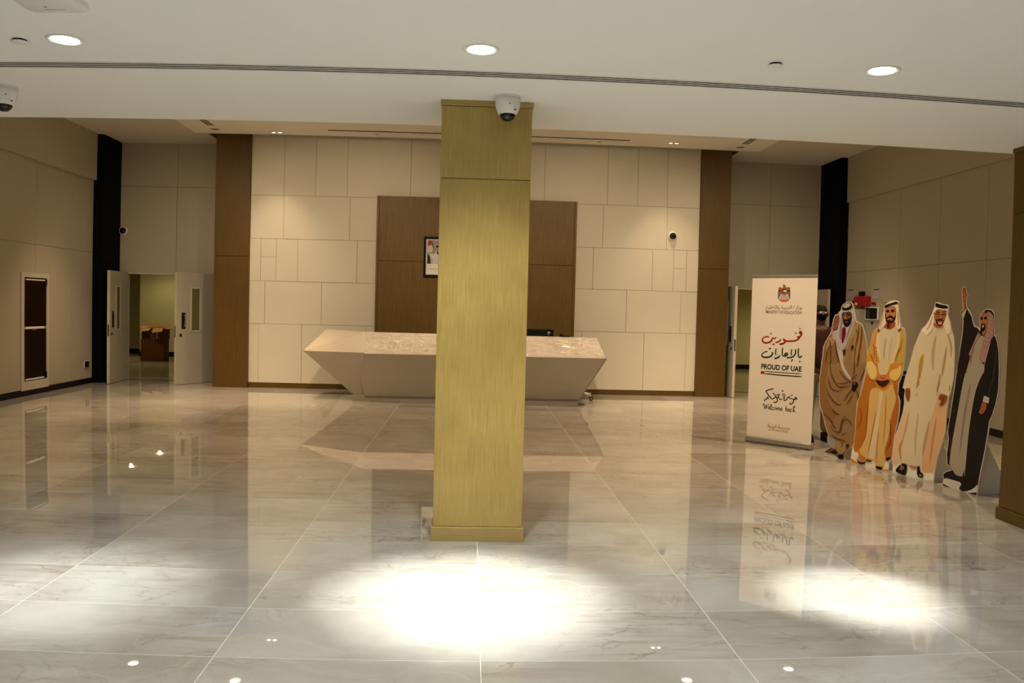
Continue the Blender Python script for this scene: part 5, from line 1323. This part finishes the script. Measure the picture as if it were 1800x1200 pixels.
# ------------------------------------------------------------------ person behind the banner
SKIN = mat('skin', srgb(84, 50, 34), 0.55)
def skinned(name, joints, bones, material, parent, levels=2, root=0):
    me = bpy.data.meshes.new(name)
    me.from_pydata([j[:3] for j in joints], bones, [])
    o = bpy.data.objects.new(name, me)
    col.objects.link(o)
    sk = o.modifiers.new('skin', 'SKIN')
    sk.use_smooth_shade = True
    for i, j in enumerate(joints):
        sv = me.skin_vertices[0].data[i]
        sv.radius = (j[3], j[4] if len(j) > 4 else j[3])
        sv.use_root = (i == root)
    ss = o.modifiers.new('smooth', 'SUBSURF')
    ss.levels = ss.render_levels = levels
    out = bpy.data.meshes.new_from_object(o.evaluated_get(bpy.context.evaluated_depsgraph_get()))
    bpy.data.objects.remove(o)
    out.materials.clear()
    out.materials.append(material)
    return link(name, out, parent)
pe = thing('person', 'person in a dark red shirt and khaki trousers standing half hidden behind the banner', 'person', (4.475, 9.95, 0), math.radians(-8))
# x to the person's left as seen, -y towards the camera
J = [(0, 0, 0.95, 0.13, 0.10), (0, 0, 1.12, 0.12, 0.09), (0, 0.01, 1.30, 0.14, 0.10), (0, 0.01, 1.42, 0.10, 0.08), (0, 0.0, 1.49, 0.05), (0, -0.01, 1.54, 0.06), (0, -0.01, 1.62, 0.082, 0.095), (0, -0.005, 1.68, 0.062, 0.07),
     (-0.17, 0, 1.39, 0.052), (-0.22, 0.0, 1.14, 0.042), (-0.20, -0.08, 0.92, 0.032), (-0.20, -0.09, 0.84, 0.03, 0.018),
     (0.17, 0, 1.39, 0.052), (0.22, 0.0, 1.14, 0.042), (0.20, -0.08, 0.92, 0.032), (0.20, -0.09, 0.84, 0.03, 0.018),
     (-0.09, 0, 0.86, 0.085), (-0.10, -0.01, 0.48, 0.055), (-0.11, 0.02, 0.10, 0.038),
     (0.09, 0, 0.86, 0.085), (0.10, -0.03, 0.48, 0.055), (0.11, 0.0, 0.10, 0.038)]
Bn = [(0, 1), (1, 2), (2, 3), (3, 4), (4, 5), (5, 6), (6, 7), (3, 8), (8, 9), (9, 10), (10, 11), (3, 12), (12, 13), (13, 14), (14, 15), (0, 16), (16, 17), (17, 18), (0, 19), (19, 20), (20, 21)]
skinned('body', J, Bn, SKIN, pe)
for s in (-1, 1):
    for k, (dx, ln, r) in enumerate([(-0.022, 0.060, 0.0085), (-0.008, 0.075, 0.009), (0.007, 0.070, 0.0088), (0.020, 0.055, 0.008)]):
        x = s * 0.20 + dx
        MB().tube([(x, -0.09, 0.845), (x, -0.098, 0.815 - ln * 0.3), (x, -0.112, 0.805 - ln * 0.6), (x, -0.12, 0.80 - ln)], [r, r, r * 0.9, r * 0.6], 8).build('finger', SKIN, pe)
    MB().tube([(s * 0.20 - s * 0.022, -0.10, 0.87), (s * 0.20 - s * 0.045, -0.125, 0.84), (s * 0.20 - s * 0.04, -0.145, 0.81)], [0.012, 0.011, 0.007], 8).build('thumb', SKIN, pe)
SHIRT = mat('dark_red_cloth', srgb(44, 4, 6), 0.9, noise=0.2, nscale=8)
KHAKI = mat('khaki_cloth', srgb(150, 132, 112), 0.85, noise=0.12, nscale=12)
sh = skinned('shirt', [(0, 0, 0.88, 0.165, 0.125), (0, 0, 1.08, 0.15, 0.115), (0, 0.01, 1.30, 0.165, 0.12), (0, 0.01, 1.42, 0.11, 0.09), (0, 0.0, 1.475, 0.062),
     (-0.175, 0, 1.395, 0.068), (-0.225, 0.0, 1.14, 0.056), (-0.205, -0.07, 0.95, 0.045), (0.175, 0, 1.395, 0.068), (0.225, 0.0, 1.14, 0.056), (0.205, -0.07, 0.95, 0.045)],
     [(0, 1), (1, 2), (2, 3), (3, 4), (3, 5), (5, 6), (6, 7), (3, 8), (8, 9), (9, 10)], SHIRT, pe)
skinned('trousers', [(0, 0, 0.97, 0.145, 0.11), (-0.095, 0, 0.82, 0.10), (-0.105, -0.01, 0.48, 0.075), (-0.115, 0.02, 0.10, 0.066), (0.095, 0, 0.82, 0.10), (0.105, -0.03, 0.48, 0.075), (0.115, 0.0, 0.10, 0.066)],
     [(0, 1), (1, 2), (2, 3), (0, 4), (4, 5), (5, 6)], KHAKI, pe)
for s in (-1, 1):
    x = s * 0.115
    MB().add([(x + a * (0.035 + 0.012 * (1 if 0.02 < yy < 0.2 else 0)), 0.06 - yy, zz) for yy, zz in ((0, 0.0), (0, 0.10), (0.10, 0.10), (0.16, 0.07), (0.25, 0.045), (0.28, 0.02), (0.28, 0.0)) for a in (-1, 1)],
             [(0, 1, 3, 2), (2, 3, 5, 4), (4, 5, 7, 6), (6, 7, 9, 8), (8, 9, 11, 10), (10, 11, 13, 12), (12, 13, 1, 0), (0, 2, 4, 6, 8, 10, 12), (13, 11, 9, 7, 5, 3, 1)]).build('shoe', M['black'], pe)
# head details
MB().lathe([(0.0, 0.092), (0.04, 0.086), (0.068, 0.066), (0.084, 0.03), (0.086, -0.01), (0.078, -0.05), (0.06, -0.08)], (0, 0.018, 1.65), 20).build('hair', M['matt_black'], pe)
MB().lathe([(0.0, -0.07), (0.03, -0.062), (0.058, -0.035), (0.07, 0.0), (0.074, 0.03)], (0, -0.035, 1.60), 16).build('face_mask', M['black'], pe)
for s in (-1, 1):
    MB().lathe([(0.0, -0.012), (0.009, -0.008), (0.012, 0.0), (0.009, 0.008), (0.0, 0.012)], (s * 0.032, -0.098, 1.645), 10).build('eye', M['paper'], pe)
    MB().lathe([(0.0, -0.028), (0.012, -0.02), (0.014, 0.0), (0.012, 0.02), (0.0, 0.028)], (s * 0.088, 0.0, 1.625), 10).build('ear', SKIN, pe)
MB().tube([(0, -0.10, 1.65), (0, -0.118, 1.62), (0, -0.112, 1.608)], [0.006, 0.012, 0.010], 8).build('nose', SKIN, pe)

# ------------------------------------------------------------------ ceiling fittings, front hall
def downlight(x, y, label):
    t = thing('downlight', label, 'ceiling light', (x, y, Z1), 0, 'round downlights in the low ceiling')
    MB().lathe([(0.078, 0.0), (0.080, -0.004), (0.090, -0.006), (0.099, -0.003), (0.100, 0.0)], seg=40).build('trim_ring', M['white_metal'], t)
    MB().lathe([(0.0, -0.001), (0.0795, -0.001), (0.0795, 0.0), (0.0, 0.0)], seg=40).build('shadow_gap', M['dark_ring'], t)
    MB().lathe([(0.0, -0.0035), (0.0735, -0.0035), (0.0735, -0.0012), (0.0, -0.0012)], seg=40).build('diffuser', M['lamp'], t)
downlight(FRONT_LIGHTS[0][0], FRONT_LIGHTS[0][1], 'round lit downlight near the wireless access point, leftmost of three')
downlight(FRONT_LIGHTS[1][0], FRONT_LIGHTS[1][1], 'round lit downlight in the low ceiling in front of the gold column')
downlight(FRONT_LIGHTS[2][0], FRONT_LIGHTS[2][1], 'round lit downlight at the right, between the banner and the edge')

def cap(x, y, r, label):
    t = thing('sprinkler_cap', label, 'sprinkler', (x, y, Z1), 0, 'white sprinkler caps in the low ceiling')
    MB().lathe([(r * 0.8, 0.0), (r * 0.8, -0.010), (0.0, -0.010)], seg=28).build('neck', M['matt_black'], t)
    MB().lathe([(0.0, -0.010), (r, -0.010), (r, -0.014), (r * 0.9, -0.016), (0.0, -0.016)], seg=28).build('cover', M['white_metal'], t)
cap(-2.466, 4.319, 0.045, 'small white sprinkler cap left of the leftmost downlight')
cap(1.637, 4.309, 0.040, 'small white sprinkler cap left of the rightmost downlight')

ap = thing('access_point', 'square white access point with rounded corners at the top left', 'access point', (-1.985, 3.675, Z1), 0.0)
pts = []
for cx, cy, a0 in ((0.1, 0.1, 0), (-0.1, 0.1, 90), (-0.1, -0.1, 180), (0.1, -0.1, 270)):
    for k in range(7):
        a = math.radians(a0 + 15 * k)
        pts.append((cx + 0.05 * math.cos(a), cy + 0.05 * math.sin(a)))
b = MB()
n = len(pts)
vs = []
for s, z in ((1.0, 0.0), (1.0, -0.018), (0.97, -0.028), (0.90, -0.034)):
    vs += [(p[0] * s, p[1] * s, z) for p in pts]
fs = [(r * n + i, r * n + (i + 1) % n, (r + 1) * n + (i + 1) % n, (r + 1) * n + i) for r in range(3) for i in range(n)]
fs.append(tuple(range(3 * n, 4 * n)))
b.add(vs, fs, True).build('housing', M['white_metal'], ap)
mk = MB()
for k in range(9): mk.box(-0.05 + 0.011 * k, -0.044 + 0.011 * k, 0.088, 0.094, -0.0345, -0.0338)
mk.build('marking', M['matt_black'], ap)
mk = MB().lathe([(0.0, -0.0345), (0.006, -0.0345), (0.006, -0.033)], (-0.03, 0.055, 0), 10).build('indicator', M['matt_black'], ap)

# long slot diffuser across the low ceiling
sd = thing('slot_diffuser', 'long white slot diffuser with black gaps running across the low ceiling', 'air vent', (0.055, 4.775, Z1))
MB().box(-7.2, 7.2, -0.058, 0.058, 0.05, 0.06).box(-7.2, 7.2, -0.059, -0.056, 0.0, 0.05).box(-7.2, 7.2, 0.056, 0.059, 0.0, 0.05).build('black_plenum', M['matt_black'], sd)
for y0, y1 in ((-0.064, -0.048), (-0.024, -0.012), (0.012, 0.024), (0.048, 0.064)):
    MB().box(-7.2, 7.2, y0, y1, -0.003, 0.0).build('blade', M['white_metal'], sd)

def dome_camera(x, y, rot, label):
    t = thing('dome_camera', label, 'security camera', (x, y, Z1), rot, 'white dome cameras on the low ceiling')
    MB().lathe([(0.0, 0.0), (0.082, 0.0), (0.084, -0.008), (0.084, -0.012)], seg=36).build('mounting_ring', M['white_metal'], t)
    MB().lathe([(0.080, -0.012), (0.080, -0.016), (0.083, -0.018), (0.082, -0.050), (0.078, -0.075), (0.070, -0.098), (0.060, -0.116), (0.055, -0.118), (0.0, -0.118)], seg=36).build('housing', M['white_metal'], t)
    prof = [(0.053 * math.cos(a), -0.112 - 0.050 * math.sin(a)) for a in [PI / 2 * k / 8 for k in range(9)]]
    prof[-1] = (0.0, prof[-1][1])
    MB().lathe(prof, seg=28).build('lens_dome', M['black_gloss'], t)
    MB().lathe([(0.0, 0.0), (0.004, 0.0), (0.004, 0.003), (0.0, 0.003)], (0.01, -0.0815, -0.062), 8, axis='Y').build('screw', M['matt_black'], t)
    MB().box(0.040, 0.052, -0.062, -0.056, -0.100, -0.094).build('port_mark', M['matt_black'], t)
dome_camera(0.208, 5.27, 0.0, 'white dome camera on the ceiling just in front of the gold column')
dome_camera(-3.12, 5.30, 0.5, 'white dome camera cut off by the left edge of the picture')

# ------------------------------------------------------------------ fittings of the high ceiling
ZD = Z2 - 0.03
def slot_vent(cx, y0, y1, label):
    t = thing('slot_vent', label, 'air vent', (cx, y0, ZD), 0, 'short three slot vents in the high ceiling')
    L = y1 - y0
    MB().box(-0.075, 0.075, -0.01, L + 0.01, -0.004, 0.0).build('vent_frame', M['white_metal'], t)
    for k in (-1, 0, 1):
        MB().box(k * 0.045 - 0.012, k * 0.045 + 0.012, 0.0, L, -0.006, -0.004).build('slot', M['matt_black'], t)
slot_vent(-4.64, 13.0, 14.2, 'short three slot vent in the high ceiling above the left door')
slot_vent(4.87, 13.0, 14.25, 'short three slot vent in the high ceiling above the right door')
lv = thing('linear_vent', 'long single slot vent in the high ceiling along the reception wall', 'air vent', (0.09, 14.38, ZD))
MB().box(-2.72, 2.72, -0.05, 0.05, -0.004, 0.0).build('vent_frame', M['white_metal'], lv)
MB().box(-2.70, 2.70, -0.032, 0.032, -0.006, -0.004).build('slot', M['matt_black'], lv)
def ceiling_disc(x, y, r, label, cat='speaker', name='ceiling_speaker', grp='round speakers in the high ceiling'):
    t = thing(name, label, cat, (x, y, ZD), 0, grp)
    MB().lathe([(r, 0.0), (r, -0.006), (r * 0.86, -0.010), (r * 0.84, -0.004), (0.0, -0.004)], seg=24).build('grille_ring', M['white_metal'], t)
    MB().lathe([(r * 0.8, -0.004), (r * 0.8, -0.006), (0.0, -0.006)], seg=24).build('grille', mat('grey_grille', (0.2, 0.18, 0.14), 0.7), t)
ceiling_disc(-4.66, 14.5, 0.10, 'round flush speaker beside the left short vent')
ceiling_disc(4.88, 14.53, 0.10, 'round flush speaker beside the right short vent')
ceiling_disc(-1.77, 14.62, 0.05, 'tiny round sensor left of the gold column on the high ceiling', 'sensor', 'ceiling_sensor', 'tiny sensors in the high ceiling')
ceiling_disc(2.26, 14.60, 0.05, 'tiny round sensor right of the gold column on the high ceiling', 'sensor', 'ceiling_sensor', 'tiny sensors in the high ceiling')

# ------------------------------------------------------------------ wall fittings
def wall_camera(x, y, z, label):
    t = thing('wall_camera', label, 'security camera', (x, y, z), 0, 'round wall cameras')
    MB().lathe([(0.0, 0.0), (0.085, 0.0), (0.085, -0.03), (0.074, -0.045)], seg=28, axis='Y').build('housing', M['white_metal'], t)
    pr = [(0.068 * math.cos(a), -0.035 - 0.055 * math.sin(a)) for a in [PI / 2 * k / 6 for k in range(7)]]
    pr[-1] = (0.0, pr[-1][1])
    MB().lathe(pr, seg=24, axis='Y').build('lens_dome', M['black_gloss'], t)
wall_camera(3.80, WY, 3.05, 'small round black and white camera on the cream wall right of the desk')
wall_camera(-6.95, AY, 2.96, 'small round camera above the left door beside the black corner')

# framed portrait: generic man before flags
fr = thing('framed_portrait', 'black framed portrait photograph hanging on the timber panel, half hidden by the column', 'picture', (-0.62, 15.045, 2.14), 0)
W2, H2 = 0.28, 0.75
MB().box(-W2, W2, -0.025, 0.0, 0, 0.045).box(-W2, W2, -0.025, 0.0, H2 - 0.04, H2).box(-W2, -W2 + 0.04, -0.025, 0.0, 0.045, H2 - 0.04).box(W2 - 0.04, W2, -0.025, 0.0, 0.045, H2 - 0.04).build('frame', M['matt_black'], fr)
MB().box(-W2 + 0.04, W2 - 0.04, -0.008, -0.001, 0.045, H2 - 0.04).build('mount', M['paper'], fr)
u0, v0 = -240, 45
ph_ops = [(0, 150, 145, 140, 0, [-215, 250, 215, 250, 215, 690, -215, 690]),
          (0, 40, 45, 35, 0, [-215, 250, -150, 250, -165, 400, -215, 440]),
          (0, 170, 45, 45, 0, [-205, 585, -125, 610, -120, 680, -200, 680]),
          (0, 195, 190, 180, 0, [-210, 450, -130, 470, -110, 560, -150, 600, -205, 570]),
          (0, 70, 120, 75, 0, [-130, 590, -95, 500, -95, 560, -115, 640, -145, 620]),
          (0, 205, 200, 195, 0, [-190, 430, -130, 330, -80, 360, -110, 440]),
          (0, 200, 205, 210, 0, [-120, 250, -110, 400, -60, 460, -30, 580, 60, 585, 95, 460, 150, 400, 165, 250]),
          (0, 200, 170, 100, 0, [-150, 250, -120, 250, -120, 340, -140, 330]),
          (0, 175, 120, 90, 0, [-35, 440, 50, 440, 65, 500, 55, 555, -35, 555, -45, 500]),
          (0, 35, 22, 18, 0, [-40, 480, -30, 430, 20, 410, 60, 440, 64, 490, 30, 465, -10, 465]),
          (0, 20, 16, 16, 0, [-55, 555, 75, 555, 70, 590, -50, 590]),
          (0, 235, 232, 220, 0, [-215, 50, 215, 50, 215, 245, -215, 245]),
          (2, 60, 55, 50, 5, [-190, 150, -150, 165, -110, 145, -70, 165, -20, 150, 40, 168, 90, 150]),
          (2, 60, 55, 50, 4, [-185, 215, -160, 205, -140, 220]), (2, 120, 110, 80, 4, [-90, 130, -60, 110, -40, 140])]
link('portrait_print', ink_mesh('portrait_print', ph_ops, -0.009, step=0.0003), fr)

# hose reel cabinet in the left wall
hc = thing('fire_cabinet', 'tall narrow cabinet with dark glass doors and pale frame in the left wall', 'cabinet', (XL, 13.19, 0))
def cbx(nm, m_, y0, y1, z0, z1, x0, x1, parent=hc, c=0.0): return box(nm, m_, parent, x0, x1, y0, y1, z0, z1, c)
MB().box(0, 0.018, -0.43, -0.34, 0.09, 2.0).box(0, 0.018, 0.36, 0.43, 0.09, 2.0).box(0, 0.018, -0.34, 0.36, 1.92, 2.0).box(0, 0.018, -0.34, 0.36, 0.09, 0.235).build('frame', M['door_edge'], hc)
d1 = cbx('door', M['glass_dark'], -0.33, 0.35, 1.12, 1.915, 0.0, 0.012)
d2 = cbx('door', M['glass_dark'], -0.33, 0.35, 0.24, 1.08, 0.0, 0.012)
cbx('middle_rail', M['white_metal'], -0.30, 0.28, 1.082, 1.118, 0.0, 0.016)
cbx('top_rail', M['white_metal'], -0.30, 0.30, 1.875, 1.895, 0.012, 0.016)
cbx('bottom_rail', M['white_metal'], -0.30, 0.28, 0.25, 0.275, 0.012, 0.016)
cbx('red_tag', M['red'], -0.08, 0.02, 1.055, 1.078, 0.012, 0.015)
for z in (1.85, 0.30):
    cbx('hinge', M['matt_black'], 0.30, 0.35, z - 0.05, z + 0.05, 0.012, 0.03)
sk = thing('wall_socket', 'small black socket plate low on the left wall near the black corner', 'socket', (XL, 15.02, 0.37))
box('plate', M['white_metal'], sk, 0, 0.008, -0.09, 0.09, -0.065, 0.065, c=0.002)
box('cover', M['matt_black'], sk, 0.008, 0.02, -0.075, 0.075, -0.055, 0.055, c=0.002)

# right wall equipment
def on_right(name, label, cat, y0, y1, z0, z1, group=None):
    return thing(name, label, cat, (XR, (y0 + y1) / 2, z0), 0, group), (y1 - y0) / 2, z1 - z0
t, w, h = on_right('fire_alarm_panel', 'red fire alarm box with black sounder on the right wall', 'alarm', 14.10, 14.58, 1.813, 1.996)
box('casing', M['red'], t, -0.10, 0, -w, w, 0, h, c=0.006)
box('sounder', M['matt_black'], t, -0.07, 0, -0.01, 0.12, h, h + 0.09, c=0.006)
box('label_plate', M['paper'], t, -0.104, -0.10, 0.10, 0.19, 0.02, 0.065)
box('junction', M['steel'], t, -0.05, 0, 0.05, 0.16, -0.05, 0, c=0.004)
for y0, y1, z0, z1, lb in ((14.78, 15.03, 1.956, 2.146, 'printed notice on the right wall next to the black corner'), (13.776, 14.04, 1.945, 2.135, 'printed notice on the right wall above the black screen')):
    t, w, h = on_right('wall_notice', lb, 'notice', y0, y1, z0, z1, 'notices on the right wall')
    box('sheet', M['grey_paper'], t, -0.006, 0, -w, w, 0, h)
    box('heading', M['matt_black'], t, -0.008, -0.006, -w * 0.8, w * 0.8, h * 0.84, h * 0.92)
for y0, y1, z0, z1, lb in ((14.61, 14.78, 1.868, 1.923, 'small red call point left of the red alarm box'), (13.912, 14.021, 1.834, 1.886, 'small red call point right of the red alarm box')):
    t, w, h = on_right('call_point', lb, 'call point', y0, y1, z0, z1, 'red call points')
    box('casing', M['red'], t, -0.04, 0, -w, w, 0, h, c=0.004)
    box('button', M['matt_black'], t, -0.044, -0.04, -w * 0.5, w * 0.5, h * 0.25, h * 0.75)
t, w, h = on_right('wall_screen', 'black control screen in a white surround under the red alarm box', 'screen', 13.78, 14.26, 1.56, 1.80)
box('surround', M['white_metal'], t, -0.03, 0, -w, w, 0, h, c=0.004)
box('screen', M['black_gloss'], t, -0.034, -0.03, -w + 0.03, w - 0.03, 0.02, h - 0.02)
box('button', M['matt_black'], t, -0.02, 0, -0.03, 0.03, -0.07, -0.04)
t, w, h = on_right('electrical_cabinet', 'grey cabinet below the red alarm box, partly behind the beige cutout', 'cabinet', 14.27, 14.78, 1.30, 1.755)
box('body', M['side_panel'], t, -0.14, 0, -w, w, 0, h, c=0.004)
box('door', M['side_panel'], t, -0.148, -0.14, -w + 0.015, w - 0.015, 0.015, h - 0.015, c=0.002)
t, w, h = on_right('picture_frame', 'pale picture frame on the right wall behind the golden cutout', 'picture', 13.30, 13.69, 1.50, 1.91)
MB().box(-0.02, 0, -w, w, 0, 0.02).box(-0.02, 0, -w, w, h - 0.02, h).box(-0.02, 0, -w, -w + 0.02, 0, h).box(-0.02, 0, w - 0.02, w, 0, h).build('frame', M['door_edge'], t)
box('backing', M['side_panel'], t, -0.008, 0, -w + 0.02, w - 0.02, 0.02, h - 0.02)

bt = thing('equipment_stand', 'black floor standing unit with a white label between the golden and cream cutouts', 'equipment', (6.74, 11.75, 0))
box('casing', M['matt_black'], bt, -0.14, 0.16, -0.2, 0.2, 0.0, 0.735, c=0.008)
box('lid', M['matt_black'], bt, -0.145, 0.165, -0.205, 0.205, 0.75, 0.78, c=0.004)
box('gap', M['door_edge'], bt, -0.14, 0.16, -0.2, 0.2, 0.735, 0.75)
box('label_plate', M['paper'], bt, -0.06, 0.0, -0.204, -0.2, 0.28, 0.52)
for z0, z1 in ((0.44, 0.48), (0.37, 0.40), (0.32, 0.35)):
    box('label_mark', M['matt_black'], bt, -0.04, -0.015, -0.206, -0.204, z0, z1)

# visible warm lamp faces recessed in the high ceiling
M['lamp_face'] = emit('warm_lamp_glow', (1.0, 0.86, 0.62), 22.0)
def recessed_spot(x, y, r, label, tilt):
    t = thing('adjustable_spotlight', label, 'ceiling light', (x, y, ZD if abs(x) < 5.1 else Z2), 0, 'adjustable warm spotlights of the high ceiling')
    MB().lathe([(r + 0.05, 0.0), (r + 0.05, -0.006), (r + 0.02, -0.006), (r + 0.02, 0.0)], seg=24).build('trim_ring', M['white_metal'], t)
    MB().lathe([(r + 0.012, 0.0), (r + 0.012, -0.040), (r + 0.006, -0.040), (r + 0.006, 0.0)], seg=24).build('hood', M['white_metal'], t)
    MB().lathe([(0.0, -0.004), (r, -0.004), (r, -0.001), (0.0, -0.001)], seg=20).build('lamp_face', M['lamp_face'], t)
for x, y, r, tl, lb in [(-5.72, 13.5, 0.09, -50, 'adjustable warm spotlight above the left door'), (5.78, 13.42, 0.09, -50, 'adjustable warm spotlight above the right door'),
                 (-3.77, 12.9, 0.09, -50, 'adjustable warm spotlight left of the desk'), (3.81, 13.0, 0.09, -50, 'adjustable warm spotlight right of the desk')]:
    recessed_spot(x, y, r, lb, tl)
for x, y, lb in [(-3.57, 14.60, 'tiny twin lamp in the high ceiling left of the desk'), (3.59, 14.38, 'tiny twin lamp in the high ceiling right of the desk')]:
    t = thing('twin_lamp', lb, 'ceiling light', (x, y, ZD), 0, 'tiny twin lamps of the high ceiling')
    for dx in (-0.055, 0.055):
        MB().lathe([(0.044, 0.0), (0.044, -0.022), (0.040, -0.022), (0.040, 0.0)], (dx, 0, 0), 16).build('hood', M['white_metal'], t)
        MB().lathe([(0.0, 0.0), (0.036, 0.0), (0.036, -0.004), (0.0, -0.004)], (dx, 0, 0), 16).build('lamp_face', M['lamp_face'], t)
for x, y, lb in [(-8.48, 20.07, 'small lamp of the left corridor nearer the doors'), (-8.45, 21.92, 'small lamp of the left corridor above the boxes')]:
    t = thing('corridor_light', lb, 'ceiling light', (x, y, 2.6), 0, 'corridor lamps')
    MB().lathe([(0.0, 0.0), (0.06, 0.0), (0.06, -0.02), (0.0, -0.02)], seg=20).build('lamp_face', M['lamp_warm'], t)
